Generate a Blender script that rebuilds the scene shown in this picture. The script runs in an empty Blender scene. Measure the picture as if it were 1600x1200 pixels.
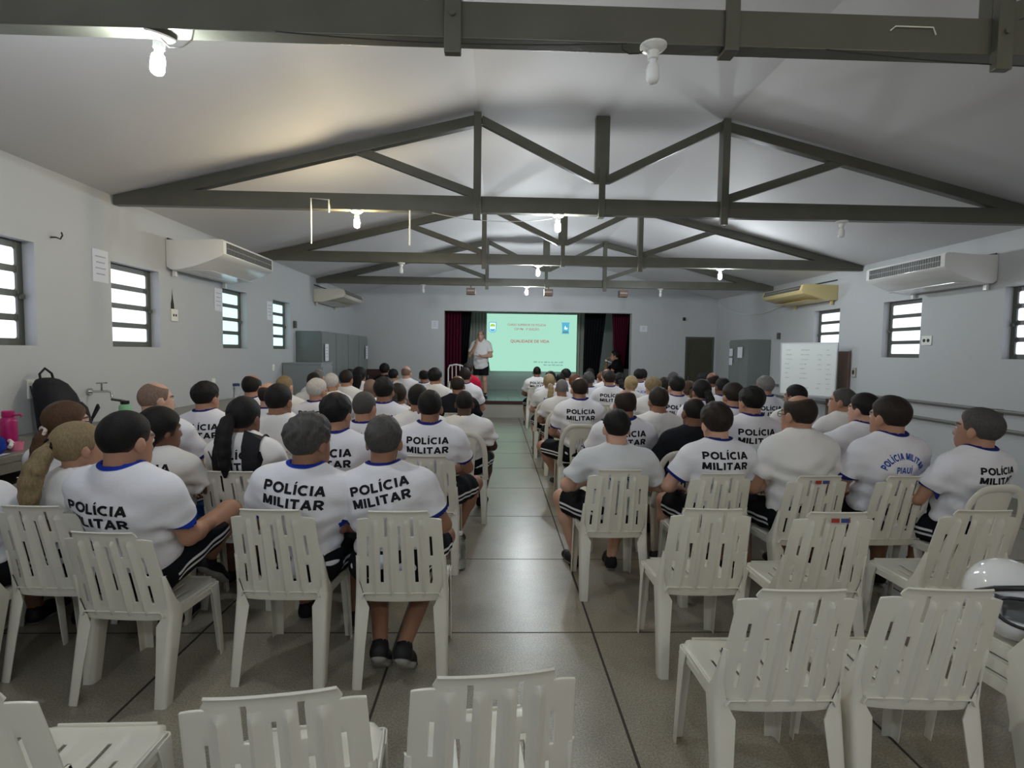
import bpy, bmesh, math, random
import numpy as np
from mathutils import Vector, Matrix
from mathutils.bvhtree import BVHTree
R = math.radians
rng = random.Random(7)
scene = bpy.context.scene
col = scene.collection

# ------------------------------------------------------------------ helpers
def tag(o, label=None, cat=None, group=None, kind=None):
    if label: o['label'] = label
    if cat: o['category'] = cat
    if group: o['group'] = group
    if kind: o['kind'] = kind
    return o

def empty(name, loc=(0, 0, 0), rz=0.0):
    o = bpy.data.objects.new(name, None)
    o.empty_display_size = .1
    o.location = loc
    o.rotation_euler = (0, 0, rz)
    col.objects.link(o)
    return o

def link(name, me, mats, parent=None, loc=None, rz=None):
    o = bpy.data.objects.new(name, me)
    if not isinstance(mats, (list, tuple)): mats = [mats]
    if len(me.materials) == 0:
        for m in mats: me.materials.append(m)
    if parent is not None: o.parent = parent
    if loc is not None: o.location = loc
    if rz is not None: o.rotation_euler = (0, 0, rz)
    col.objects.link(o)
    return o

def smooth(me, on=True):
    me.polygons.foreach_set('use_smooth', [on] * len(me.polygons))

class MB:
    """collects shapes, then becomes ONE mesh object"""
    def __init__(s): s.v = []; s.f = []; s.m = []
    def add(s, vs, fs, m=0):
        o = len(s.v); s.v += [tuple(v) for v in vs]
        for f in fs: s.f.append([i + o for i in f]); s.m.append(m)
        return s
    def box(s, lo, hi, m=0, M=None):
        x0, y0, z0 = lo; x1, y1, z1 = hi
        vs = [(x0,y0,z0),(x1,y0,z0),(x1,y1,z0),(x0,y1,z0),(x0,y0,z1),(x1,y0,z1),(x1,y1,z1),(x0,y1,z1)]
        if M is not None: vs = [M @ Vector(v) for v in vs]
        return s.add(vs, [(0,3,2,1),(4,5,6,7),(0,1,5,4),(1,2,6,5),(2,3,7,6),(3,0,4,7)], m)
    def bar(s, a, b, w, d, up=(0,1,0), m=0):
        """rectangular bar from a to b, w across, d along 'up'"""
        a = Vector(a); b = Vector(b); t = (b - a).normalized(); u = Vector(up)
        u = (u - t * u.dot(t)).normalized(); n = t.cross(u)
        vs = []
        for p in (a, b):
            for i, j in ((-1,-1),(1,-1),(1,1),(-1,1)):
                vs.append(p + n * (i * w / 2) + u * (j * d / 2))
        return s.add(vs, [(0,1,2,3),(7,6,5,4),(0,4,5,1),(1,5,6,2),(2,6,7,3),(3,7,4,0)], m)
    def tube(s, pts, r, n=8, m=0, cap=True):
        pts = [Vector(p) for p in pts]; rr = r if isinstance(r, (list, tuple)) else [r] * len(pts)
        vs = []; u = None
        for i, p in enumerate(pts):
            t = (pts[min(i+1, len(pts)-1)] - pts[max(i-1, 0)]).normalized()
            if u is None:
                u = t.orthogonal().normalized()
            else:
                u = (u - t * u.dot(t)).normalized()
            w = t.cross(u)
            for k in range(n):
                a = 2 * math.pi * k / n
                vs.append(p + (u * math.cos(a) + w * math.sin(a)) * rr[i])
        fs = []
        for i in range(len(pts) - 1):
            for k in range(n):
                k2 = (k + 1) % n
                fs.append((i*n+k, i*n+k2, (i+1)*n+k2, (i+1)*n+k))
        if cap:
            fs.append(tuple(range(n))[::-1]); fs.append(tuple((len(pts)-1)*n + k for k in range(n)))
        return s.add(vs, fs, m)
    def lathe(s, prof, n=20, c=(0,0,0), m=0, axis='z'):
        vs = []
        for r, z in prof:
            for k in range(n):
                a = 2 * math.pi * k / n
                vs.append((c[0] + r*math.cos(a), c[1] + r*math.sin(a), c[2] + z))
        fs = []
        for i in range(len(prof) - 1):
            for k in range(n):
                k2 = (k+1) % n
                fs.append((i*n+k, i*n+k2, (i+1)*n+k2, (i+1)*n+k))
        fs.append(tuple(range(n))[::-1]); fs.append(tuple((len(prof)-1)*n + k for k in range(n)))
        return s.add(vs, fs, m)
    def prism(s, poly, y0, y1, m=0, f=lambda a, b, y: (a, y, b)):
        n = len(poly)
        vs = [f(a, b, y0) for a, b in poly] + [f(a, b, y1) for a, b in poly]
        fs = [tuple(range(n)), tuple(range(2*n-1, n-1, -1))] + [(i, i+n, (i+1) % n + n, (i+1) % n) for i in range(n)]
        return s.add(vs, fs, m)
    def mesh(s, name, sm=False, bevel=0):
        me = bpy.data.meshes.new(name)
        me.from_pydata(s.v, [], s.f)
        bm = bmesh.new(); bm.from_mesh(me)
        for f, mi in zip(bm.faces, s.m): f.material_index = mi
        bmesh.ops.recalc_face_normals(bm, faces=bm.faces)
        if bevel:
            bmesh.ops.bevel(bm, geom=[e for e in bm.edges if len(e.link_faces) == 2 and e.calc_face_angle(0) > .6], offset=bevel, segments=2, affect='EDGES', profile=.6)
        bm.to_mesh(me); bm.free()
        smooth(me, sm)
        if sm:
            try: me.set_sharp_from_angle(angle=R(40))
            except Exception: pass
        return me
    def build(s, name, mats, parent=None, sm=False, bevel=0, loc=None, rz=None):
        return link(name, s.mesh(name, sm, bevel), mats, parent, loc, rz)

# ------------------------------------------------------------------ materials
def mat(name, c, rough=.5, spec=.5, metal=0., em=None, es=0., trans=0., bump=0., bscale=60., var=0., vscale=3., coat=0.):
    m = bpy.data.materials.new(name); m.use_nodes = True
    nt = m.node_tree; b = nt.nodes['Principled BSDF']
    b.inputs['Base Color'].default_value = (*c, 1)
    b.inputs['Roughness'].default_value = rough
    b.inputs['Specular IOR Level'].default_value = spec
    b.inputs['Metallic'].default_value = metal
    b.inputs['Coat Weight'].default_value = coat
    if trans: b.inputs['Transmission Weight'].default_value = trans
    if em:
        b.inputs['Emission Color'].default_value = (*em, 1); b.inputs['Emission Strength'].default_value = es
    tc = None
    if var or bump:
        tc = nt.nodes.new('ShaderNodeTexCoord')
    if var:
        n = nt.nodes.new('ShaderNodeTexNoise'); n.inputs['Scale'].default_value = vscale; n.inputs['Detail'].default_value = 6
        nt.links.new(tc.outputs['Object'], n.inputs['Vector'])
        mx = nt.nodes.new('ShaderNodeMix'); mx.data_type = 'RGBA'
        mx.inputs[6].default_value = (*[min(1, x * (1 + var)) for x in c], 1)
        mx.inputs[7].default_value = (*[x * (1 - var) for x in c], 1)
        nt.links.new(n.outputs['Fac'], mx.inputs[0]); nt.links.new(mx.outputs[2], b.inputs['Base Color'])
    if bump:
        n2 = nt.nodes.new('ShaderNodeTexNoise'); n2.inputs['Scale'].default_value = bscale; n2.inputs['Detail'].default_value = 4
        nt.links.new(tc.outputs['Object'], n2.inputs['Vector'])
        bp = nt.nodes.new('ShaderNodeBump'); bp.inputs['Strength'].default_value = bump; bp.inputs['Distance'].default_value = .01
        nt.links.new(n2.outputs['Fac'], bp.inputs['Height']); nt.links.new(bp.outputs['Normal'], b.inputs['Normal'])
    return m

def attr_mix(m, attr, c2, width=.002):
    """second colour of the cloth where the mesh attribute is positive (trim, stripes)"""
    nt = m.node_tree; b = nt.nodes['Principled BSDF']
    a = nt.nodes.new('ShaderNodeAttribute'); a.attribute_name = attr
    mr = nt.nodes.new('ShaderNodeMapRange'); mr.inputs['From Min'].default_value = -width; mr.inputs['From Max'].default_value = width
    nt.links.new(a.outputs['Fac'], mr.inputs['Value'])
    mx = nt.nodes.new('ShaderNodeMix'); mx.data_type = 'RGBA'
    src = b.inputs['Base Color']
    if src.is_linked:
        nt.links.new(src.links[0].from_socket, mx.inputs[6])
    else:
        mx.inputs[6].default_value = src.default_value
    mx.inputs[7].default_value = (*c2, 1)
    nt.links.new(mr.outputs['Result'], mx.inputs[0]); nt.links.new(mx.outputs[2], src)
    return m

def emit(name, c, s):
    m = bpy.data.materials.new(name); m.use_nodes = True; nt = m.node_tree
    nt.nodes.remove(nt.nodes['Principled BSDF'])
    e = nt.nodes.new('ShaderNodeEmission'); e.inputs[0].default_value = (*c, 1); e.inputs[1].default_value = s
    nt.links.new(e.outputs[0], nt.nodes['Material Output'].inputs[0])
    return m

M = {}
M['wall'] = mat('wall_paint', (.50, .515, .53), .55, .3, var=.035, vscale=1.2, bump=.05, bscale=30)
M['ceil'] = mat('ceiling_paint', (.625, .62, .635), .6, .3, var=.04, vscale=.8, bump=.03, bscale=8)
M['wood'] = mat('olive_painted_timber', (.108, .107, .084), .36, .5, var=.22, vscale=5, bump=.15, bscale=25)
M['steel'] = mat('olive_window_steel', (.085, .090, .075), .4, .5, var=.1)
M['reveal'] = mat('reveal_white', (.8, .8, .78), .5, .3)
M['plastic'] = mat('ivory_plastic', (.76, .742, .66), .33, .45, var=.05, vscale=4)
M['plasticw'] = mat('white_plastic', (.82, .82, .78), .35, .45, var=.03)
M['granite'] = mat('counter_stone', (.20, .19, .155), .35, .5, var=.3, vscale=90)
M['concrete'] = mat('counter_block', (.14, .14, .135), .8, .3, var=.2, vscale=10)
M['cab'] = mat('cabinet_grey_green', (.17, .20, .192), .25, .5, var=.08, vscale=2)
M['cab2'] = mat('cabinet_dark_grey', (.085, .09, .085), .35, .5)
M['fridge'] = mat('light_grey_enamel', (.27, .30, .32), .35, .5)
M['acw'] = mat('ac_white', (.80, .80, .78), .18, .5)
M['acb'] = mat('ac_beige', (.66, .64, .55), .3, .5)
M['acy'] = mat('ac_yellowed', (.68, .56, .27), .35, .5)
M['dark'] = mat('dark_grille', (.03, .03, .03), .5, .4)
M['grille'] = mat('louvre_grey', (.32, .32, .30), .4, .5)
M['black'] = mat('black_plastic', (.012, .012, .014), .4, .5)
M['blackcloth'] = mat('black_cloth', (.006, .007, .010), .9, .2)
M['maroon'] = mat('maroon_curtain', (.085, .004, .022), .85, .2, var=.2, vscale=6)
M['greycloth'] = mat('grey_curtain', (.56, .57, .52), .85, .2, var=.1, vscale=5)
M['stagewall'] = mat('stage_wall', (.52, .53, .53), .7, .3)
M['riser'] = mat('stage_riser', (.42, .40, .36), .6, .3, var=.1)
M['lip'] = mat('dark_red_lip', (.05, .016, .014), .5, .4)
M['door'] = mat('olive_door', (.060, .060, .040), .45, .4, var=.1)
M['brown'] = mat('brown_board', (.215, .145, .115), .6, .3, var=.15)
M['lectern'] = mat('dark_brown_wood', (.045, .022, .018), .5, .4, var=.2)
M['paper'] = mat('paper', (.75, .77, .83), .7, .2)
M['ink'] = mat('ink', (.42, .44, .53), .7, .2)
M['chrome'] = mat('chrome', (.6, .6, .6), .2, .5, metal=1.)
M['alu'] = mat('aluminium', (.55, .56, .57), .35, .5, metal=.8)
M['whiteboard'] = mat('whiteboard_face', (.74, .78, .77), .25, .5)
M['pvc'] = mat('white_pvc', (.78, .77, .70), .4, .4)
M['wire'] = mat('black_wire', (.02, .02, .02), .5, .4)
M['pink'] = mat('magenta_flask', (.42, .012, .13), .35, .5)
M['pinkl'] = mat('light_pink', (.75, .20, .32), .4, .5)
M['blue'] = mat('royal_blue_cloth', (.006, .028, .25), .8, .2, bump=.2)
M['yellow'] = mat('yellow_cloth', (.72, .50, .05), .7, .2)
M['green'] = mat('pale_green_liquid', (.25, .55, .32), .4, .5)
M['clear'] = mat('clear_plastic', (.9, .93, .95), .08, .5, trans=.92)
M['bluelid'] = mat('dark_blue_lid', (.03, .05, .16), .4, .4)
M['helmet'] = mat('white_helmet', (.85, .86, .87), .08, .6, coat=.6)
M['soot'] = mat('soot', (.05, .045, .04), .9, .1)
M['rail'] = mat('grey_pipe', (.17, .175, .16), .4, .5)
M['base'] = mat('baseboard_grey', (.22, .215, .19), .5, .4, var=.15)
M['bulbw'] = emit('bulb_warm', (1., .82, .50), 400.)
M['bulbc'] = emit('bulb_cool', (.90, .97, 1.), 400.)
M['bulbd'] = emit('bulb_cool_strong', (.90, .97, 1.), 560.)
M['bulbs'] = emit('bulb_cool_front', (.90, .97, 1.), 1050.)
M['bulboff'] = mat('opal_glass', (.86, .86, .86), .15, .5)
M['pane1'] = emit('daylit_pane', (.83, .87, 1.), .95)
M['pane2'] = emit('daylit_pane_cyan', (.60, .90, 1.), .88)
M['screen'] = emit('projected_slide', (.30, .56, .445), .79)
M['slidered'] = emit('slide_red', (.42, .16, .15), .62)
M['slidedark'] = emit('slide_dark', (.12, .25, .22), .6)
M['slideblue'] = emit('slide_blue', (.10, .42, .62), .65)
M['slidewhite'] = emit('slide_white', (.62, .85, .85), .8)
M['slidegreen'] = emit('slide_green', (.35, .55, .05), .7)

def floor_mat():
    m = bpy.data.materials.new('polished_terrazzo'); m.use_nodes = True; nt = m.node_tree; b = nt.nodes['Principled BSDF']
    tc = nt.nodes.new('ShaderNodeTexCoord')
    def noise(s, d=3):
        n = nt.nodes.new('ShaderNodeTexNoise'); n.inputs['Scale'].default_value = s; n.inputs['Detail'].default_value = d
        nt.links.new(tc.outputs['Object'], n.inputs['Vector']); return n
    fine = noise(130, 3); big = noise(.9, 6); mid = noise(6, 5)
    r = nt.nodes.new('ShaderNodeValToRGB')
    r.color_ramp.elements[0].position = .36; r.color_ramp.elements[0].color = (.225, .202, .157, 1)
    r.color_ramp.elements[1].position = .64; r.color_ramp.elements[1].color = (.385, .355, .285, 1)
    nt.links.new(fine.outputs['Fac'], r.inputs[0])
    def mul(a, fac, lo, hi):
        mr = nt.nodes.new('ShaderNodeMapRange'); mr.inputs['To Min'].default_value = lo; mr.inputs['To Max'].default_value = hi
        mr.inputs['From Min'].default_value = .3; mr.inputs['From Max'].default_value = .7
        nt.links.new(fac, mr.inputs['Value'])
        mx = nt.nodes.new('ShaderNodeMix'); mx.data_type = 'RGBA'; mx.blend_type = 'MULTIPLY'; mx.inputs[0].default_value = 1
        nt.links.new(a, mx.inputs[6]); nt.links.new(mr.outputs['Result'], mx.inputs[7]); return mx.outputs[2]
    c = mul(r.outputs[0], big.outputs['Fac'], .82, 1.12)
    c = mul(c, mid.outputs['Fac'], .92, 1.08)
    nt.links.new(c, b.inputs['Base Color'])
    mr = nt.nodes.new('ShaderNodeMapRange'); mr.inputs['To Min'].default_value = .27; mr.inputs['To Max'].default_value = .36
    nt.links.new(mid.outputs['Fac'], mr.inputs['Value']); nt.links.new(mr.outputs['Result'], b.inputs['Roughness'])
    b.inputs['Specular IOR Level'].default_value = .5
    return m
M['floor'] = floor_mat()
M['joint'] = mat('joint_dark', (.045, .04, .033), .6, .3)

def tile_mat():
    m = bpy.data.materials.new('stage_tiles'); m.use_nodes = True; nt = m.node_tree; b = nt.nodes['Principled BSDF']
    tc = nt.nodes.new('ShaderNodeTexCoord'); br = nt.nodes.new('ShaderNodeTexBrick')
    br.offset = 0; br.inputs['Scale'].default_value = 3.; br.inputs['Brick Width'].default_value = 1.; br.inputs['Row Height'].default_value = 1.
    br.inputs['Mortar Size'].default_value = .02
    br.inputs['Color1'].default_value = (.42, .44, .42, 1); br.inputs['Color2'].default_value = (.38, .40, .38, 1); br.inputs['Mortar'].default_value = (.2, .2, .19, 1)
    nt.links.new(tc.outputs['Object'], br.inputs['Vector']); nt.links.new(br.outputs['Color'], b.inputs['Base Color'])
    b.inputs['Roughness'].default_value = .22
    return m
M['tiles'] = tile_mat()

def text_mesh(body, size, bold=.0, spacing=1., line=1., font_w=1.):
    cu = bpy.data.curves.new('txt', 'FONT'); cu.body = body; cu.size = size; cu.offset = bold * size
    cu.align_x = 'CENTER'; cu.align_y = 'CENTER'; cu.space_character = spacing; cu.space_line = line; cu.resolution_u = 3
    ob = bpy.data.objects.new('txt', cu); col.objects.link(ob)
    dg = bpy.context.evaluated_depsgraph_get()
    me = bpy.data.meshes.new_from_object(ob.evaluated_get(dg))
    v = np.empty(len(me.vertices) * 3, np.float32); me.vertices.foreach_get('co', v); v = v.reshape(-1, 3)
    f = [tuple(p.vertices) for p in me.polygons]
    bpy.data.objects.remove(ob); bpy.data.curves.remove(cu); bpy.data.meshes.remove(me)
    v[:, 0] *= font_w
    return v, f
# ------------------------------------------------------------------ room
XL, XR, YB, YF = -3.46, 5.43, -4.2, 13.3
ZE = 2.955; XQ0, XQ1, ZC = -.19, 2.09, 3.77
TH = .16
LWIN = [(-2.6, -1.9), (-.9, -.2), (1.2, 1.9), (3.47, 4.22), (5.03, 5.73), (7.02, 7.70), (8.58, 9.28)]  # the first ones are unseen, added behind the view for fill light
RWIN = [(-2.6, -1.9), (-.2, .5), (1.5, 2.2), (4.99, 5.70), (6.84, 7.53), (8.50, 9.20)]  # likewise begins with added, unseen windows that brighten the room from behind
WZ0, WZ1 = 1.60, 2.37

def side_wall(name, X, sgn, wins):
    mb = MB(); xo = X + sgn * TH
    lo, hi = min(X, xo), max(X, xo)
    def bx(y0, y1, z0, z1): mb.box((lo, y0, z0), (hi, y1, z1))
    bx(YB, YF + .3, -.1, WZ0); bx(YB, YF + .3, WZ1, ZE + .12)
    y = YB
    for a, b in wins:
        bx(y, a, WZ0, WZ1); y = b
    bx(y, YF + .3, WZ0, WZ1)
    return tag(mb.build(name, M['wall']), kind='structure')
side_wall('wall_left', XL, -1, LWIN)
side_wall('wall_right', XR, 1, RWIN)

def window(n, X, sgn, y0, y1, cyan=False):
    e = tag(empty('window_%d' % n, (X + sgn * .11, (y0 + y1) / 2, WZ0)), kind='structure')
    w = y1 - y0; h = WZ1 - WZ0; t = .022
    f = MB(); fr = .052
    f.box((-t, -w/2, 0), (t, -w/2 + fr, h)); f.box((-t, w/2 - fr, 0), (t, w/2, h))
    f.box((-t, -w/2 + fr, 0), (t, w/2 - fr, fr)); f.box((-t, -w/2 + fr, h - fr), (t, w/2 - fr, h))
    ph = (h - 2 * fr - 3 * .048) / 4
    for k in range(3):
        z = fr + (k + 1) * ph + k * .048
        f.box((-t * .8, -w/2 + fr, z), (t * .8, w/2 - fr, z + .048))
    f.build('window_frame', M['steel'], e, bevel=.003)
    for k in range(4):
        z = fr + k * (ph + .048); rr = .018; pts = []
        for cx, cz, a0 in ((w/2 - fr - rr, z + ph - rr, 0), (-w/2 + fr + rr, z + ph - rr, 90), (-w/2 + fr + rr, z + rr, 180), (w/2 - fr - rr, z + rr, 270)):
            for q in range(4):
                a = R(a0 + q * 30); pts.append((cx + rr * math.cos(a), cz + rr * math.sin(a)))
        MB().prism(pts, -.004, .004, f=lambda a, b, y: (y, a, b)).build('pane', M['pane2' if cyan else 'pane1'], e)
    hd = MB(); s = -sgn
    hd.box((s*.02 if s > 0 else s*.05, w/2 - .045, h*.45), (s*.05 if s > 0 else s*.02, w/2 - .02, h*.45 + .035))
    hd.tube([(s*.045, w/2 - .03, h*.45 + .017), (s*.06, w/2 - .07, h*.45 + .0)], .006, 6)
    hd.build('window_latch', M['steel'], e)
n = 1
for i, (a, b) in enumerate(LWIN): window(n, XL, -1, a, b, i >= 5); n += 1
for i, (a, b) in enumerate(RWIN): window(n, XR, 1, a, b, False); n += 1

mb = MB(); mb.box((XL - .2, YB - .2, -.1), (XR + .2, YF, 0))
tag(mb.build('floor', M['floor']), kind='structure')
mb = MB()
P = 1.105
x = -.53
while x > XL: x -= P
while x < XR:
    if x > XL: mb.box((x - .006, YB, -.02), (x + .006, YF, .0012))
    x += P
y = 3.02
while y > YB: y -= P
while y < YF:
    if y > YB: mb.box((XL, y - .004, -.02), (XR, y + .004, .0010))
    y += P
tag(mb.build('floor_joints', M['joint']), kind='structure')

mb = MB(); t = .08
prof = [(XL - .2, ZE - .02), (XL, ZE), (XQ0, ZC), (XQ1, ZC), (XR, ZE), (XR + .2, ZE - .02)]
poly = prof + [(a, b + t) for a, b in reversed(prof)]
for i in range(len(prof) - 1):
    (a, b), (c, d) = prof[i], prof[i + 1]
    mb.prism([(a, b), (c, d), (c, d + t), (a, b + t)], YB - .2, YF + .3)
tag(mb.build('ceiling', M['ceil']), kind='structure')

# front (stage) wall with the proscenium opening and the door opening
OX0, OX1, OZ0, OZ1 = -1.267, 3.323, .40, 2.587
DX0, DX1, DZ1 = 4.66, 5.38, 2.04
mb = MB(); W = .22
def fw(x0, x1, z0, z1): mb.box((x0, YF, z0), (x1, YF + W, z1))
fw(XL - TH, OX0, -.1, 2.955); fw(OX0, OX1, OZ1, 2.955); fw(OX1, DX0, -.1, 2.955)
fw(DX0, DX1, DZ1, 2.955); fw(DX1, XR + TH, -.1, 2.955)
mb.prism([(XL - TH, 2.955), (XR + TH, 2.955), (XR, ZE + .02), (XQ1, ZC + .04), (XQ0, ZC + .04), (XL, ZE + .02)], YF, YF + W)
tag(mb.build('wall_front', M['wall']), kind='structure')
mb = MB()
mb.box((XL - TH, YB - .2, -.1), (.4, YB, 3.9)); mb.box((2.6, YB - .2, -.1), (XR + TH, YB, 3.9)); mb.box((.4, YB - .2, 2.4), (2.6, YB, 3.9))
tag(mb.build('wall_back', M['wall']), kind='structure')
# glowing double doorway, unseen, added behind the camera as fill light
e = tag(empty('fill_door', (1.5, YB - .1, 0)), kind='structure')
mb = MB(); mb.box((-1.1, -.03, 0), (-1.04, .03, 2.4)); mb.box((1.04, -.03, 0), (1.1, .03, 2.4)); mb.box((-1.04, -.03, 2.34), (1.04, .03, 2.4)); mb.box((-.03, -.03, 0), (.03, .03, 2.34))
mb.build('door_frame', M['steel'], e)
for s in (-1, 1):
    mb = MB(); mb.box((min(s*.03, s*1.04), -.01, 0), (max(s*.03, s*1.04), .01, 2.34)); mb.build('pane', M['pane1'], e)

# door on the front wall
e = tag(empty('door_1', ((DX0 + DX1) / 2, YF + .06, 0)), kind='structure')
w = DX1 - DX0
mb = MB(); mb.box((-w/2, -.05, 0), (-w/2 + .05, .05, DZ1)); mb.box((w/2 - .05, -.05, 0), (w/2, .05, DZ1)); mb.box((-w/2 + .05, -.05, DZ1 - .05), (w/2 - .05, .05, DZ1))
mb.build('door_frame', M['steel'], e, bevel=.004)
mb = MB(); mb.box((-w/2 + .05, -.02, .01), (w/2 - .05, .02, DZ1 - .05))
for x0, x1, z0, z1 in ((-w/2 + .05, w/2 - .05, DZ1 - .16, DZ1 - .05), (-w/2 + .05, -w/2 + .13, .01, DZ1 - .16), (w/2 - .13, w/2 - .05, .01, DZ1 - .16)):
    mb.box((x0, -.032, z0), (x1, -.018, z1))
mb.build('door_leaf', M['door'], e, bevel=.003)
mb = MB(); mb.tube([(-w/2 + .1, -.03, 1.0), (-w/2 + .1, -.08, 1.0), (-w/2 + .2, -.08, 1.0)], .01, 8); mb.box((-w/2 + .085, -.036, .94), (-w/2 + .115, -.03, 1.08))
mb.build('door_handle', M['cab2'], e)

# baseboards
mb = MB(); mb.box((XR - .02, YB, 0), (XR, YF, .155)); tag(mb.build('baseboard_right', M['base'], bevel=.004), kind='structure')
mb = MB(); mb.box((XL, YB, 0), (XL + .02, YF, .10)); tag(mb.build('baseboard_left', M['base'], bevel=.004), kind='structure')

# stage
SY1 = 17.6
mb = MB(); mb.box((XL, YF + .0, 0), (XR, YF + .02, .32)); 
mb = MB(); mb.box((OX0 - .0, YF - .012, 0), (OX1 + .0, YF + .02, .325)); tag(mb.build('stage_riser', M['riser']), kind='structure')
mb = MB(); mb.box((OX0, YF - .035, .325), (OX1, YF + .05, .405)); tag(mb.build('stage_edge', M['lip'], bevel=.004), kind='structure')
mb = MB(); mb.box((XL, YF + .05, .25), (XR, SY1, .40)); tag(mb.build('stage_floor', M['tiles']), kind='structure')
mb = MB(); mb.box((XL, SY1, .2), (XR, SY1 + .1, 3.2)); mb.box((XL - .1, YF + W, .2), (XL, SY1, 3.2)); mb.box((XR, YF + W, .2), (XR + .1, SY1, 3.2)); mb.box((XL, YF + W, 3.1), (XR, SY1, 3.2))
tag(mb.build('stage_back_wall', M['stagewall']), kind='structure')

# ------------------------------------------------------------------ roof trusses
def truss(name, Y, label, drop):
    e = tag(empty(name, (0, Y, 0)), label, 'roof truss', 'olive timber roof trusses')
    def part(nm, mb): return mb.build(nm, M['wood'], e, bevel=.004)
    mb = MB(); mb.box((XL + .01, -.04, 2.875), (XR - .01, .04, 3.02)); part('tie_beam', mb)
    sl = (ZC - ZE) / (XQ0 - XL); sr = (ZC - ZE) / (XR - XQ1)
    for x0, z0, x1, z1 in ((XL + .02, ZE, XQ0 + .03, ZC), (XR - .02, ZE, XQ1 - .03, ZC)):
        mb = MB(); mb.prism([(x0, z0 - .008), (x1, z1 - .012), (x1, z1 - .105), (x0 + (x1 - x0) * .05, z0 + (z1 - z0) * .05 - .11), (x0, z0 - .075)], -.038, .038); part('rafter', mb)
    for x in (XQ0, XQ1):
        mb = MB(); mb.box((x - .034, -.075, 2.80), (x + .034, -.040, ZC - .012))
        mb.box((x - .034, -.040, 3.02), (x + .034, .03, ZC - .02)); pp = part('queen_post', mb)
        b = MB(); b.lathe([(.012, 0), (.012, .01)], 8); bo = b.build('bolt', M['wood'], pp); bo.location = (x, -.075, 2.95); bo.rotation_euler = (R(90), 0, 0)
    mb = MB(); mb.box((.89, -.035, 3.17), (1.02, .035, ZC - .005)); part('king_post', mb)
    mb = MB(); mb.box((.925, -.056, 2.86), (.985, -.042, 3.30)); mb.box((.925, -.056, 2.852), (.985, .03, 2.866)); part('strap', mb)
    for a, b in (((XQ0 + .03, 3.71), (.90, 3.20)), ((XQ1 - .03, 3.71), (1.01, 3.20)), ((-1.30, 3.42), (XQ0 - .03, 3.045)), ((3.22, 3.42), (XQ1 + .03, 3.045))):
        mb = MB(); mb.bar((a[0], 0, a[1]), (b[0], 0, b[1]), .075, .06); part('brace', mb)
    return e
truss('roof_truss', -1.0, 'olive roof truss behind the camera', 0)
truss('roof_truss', 2.34, 'nearest olive roof truss, its tie beam crossing the top of the photo', 0)
truss('roof_truss', 5.11, 'second olive roof truss, wide one with all its braces in view', 0)
truss('roof_truss', 8.04, 'third olive roof truss, seen below the wide second one', 0)
truss('roof_truss', 10.64, 'farthest olive roof truss, in front of the stage wall', 0)

def bulb(x, y, lit, label, tilt=0., dx=0.):
    e = tag(empty('light_bulb', (x, y, 2.8745)), label, 'light bulb', 'bare bulbs under the tie beams')
    e.rotation_euler = (tilt, dx, 0)
    mb = MB(); mb.lathe([(.055, 0), (.055, -.008), (.045, -.018), (.024, -.026), (.022, -.055), (.018, -.058)], 18); mb.build('socket', M['plasticw'], e, sm=True)
    mb = MB(); mb.lathe([(.014, -.056), (.015, -.07), (.024, -.082), (.027, -.10), (.027, -.135), (.022, -.148), (.010, -.155), (.002, -.157)], 16)
    mb.build('bulb', M[{'w': 'bulbw', 'c': 'bulbc', 'o': 'bulboff', 'd': 'bulbd', 's': 'bulbs'}[lit]], e, sm=True)
    return e
bulb(-1.385, 2.34, 'c', 'lit tilted bulb under the left half of the nearest beam', R(12), R(14))
bulb(.635, 2.31, 'o', 'unlit bulb under the middle of the nearest beam')
bulb(-1.29, 5.11, 'w', 'lit warm bulb under the left half of the second truss')
bulb(.56, 5.11, 'c', 'lit white bulb under the middle of the second truss')
bulb(3.24, 5.11, 'o', 'unlit bulb under the right half of the second truss')
bulb(-1.39, 8.04, 'o', 'unlit bulb under the left half of the third truss')
bulb(.60, 8.04, 'd', 'lit bulb under the middle of the third truss')
bulb(3.30, 8.04, 'd', 'lit bulb under the right half of the third truss')
bulb(-1.42, 10.64, 'o', 'unlit bulb under the left half of the farthest truss')
bulb(.58, 10.64, 's', 'lit bulb above the projected slide, under the farthest truss')
bulb(3.20, 10.64, 'o', 'unlit bulb under the right half of the farthest truss')
bulb(-1.3, -1.0, 'c', 'added fill bulb behind the camera, left'); bulb(.6, -1.0, 'c', 'added fill bulb behind the camera, middle'); bulb(3.2, -1.0, 'w', 'added fill bulb behind the camera, right')  # unseen bulbs, added to light the near rows from behind

for x, nm in ((-.50, 'left of the three'), (1.0, 'middle one of the three'), (2.46, 'right of the three')):
    e = tag(empty('speaker_box', (x, 10.62, 2.70)), 'small brown box under the farthest truss, ' + nm, 'box', 'brown boxes under the farthest truss')
    mb = MB(); mb.box((-.085, -.07, 0), (.085, .07, .125)); mb.build('case', M['brown'], e, bevel=.006)
    mb = MB(); mb.box((-.07, -.078, .055), (.07, -.068, .085)); mb.build('front_strip', M['riser'], e)
    mb = MB(); mb.box((-.012, -.01, .125), (.012, .01, .176)); mb.build('hanger', M['wood'], e)

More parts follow.
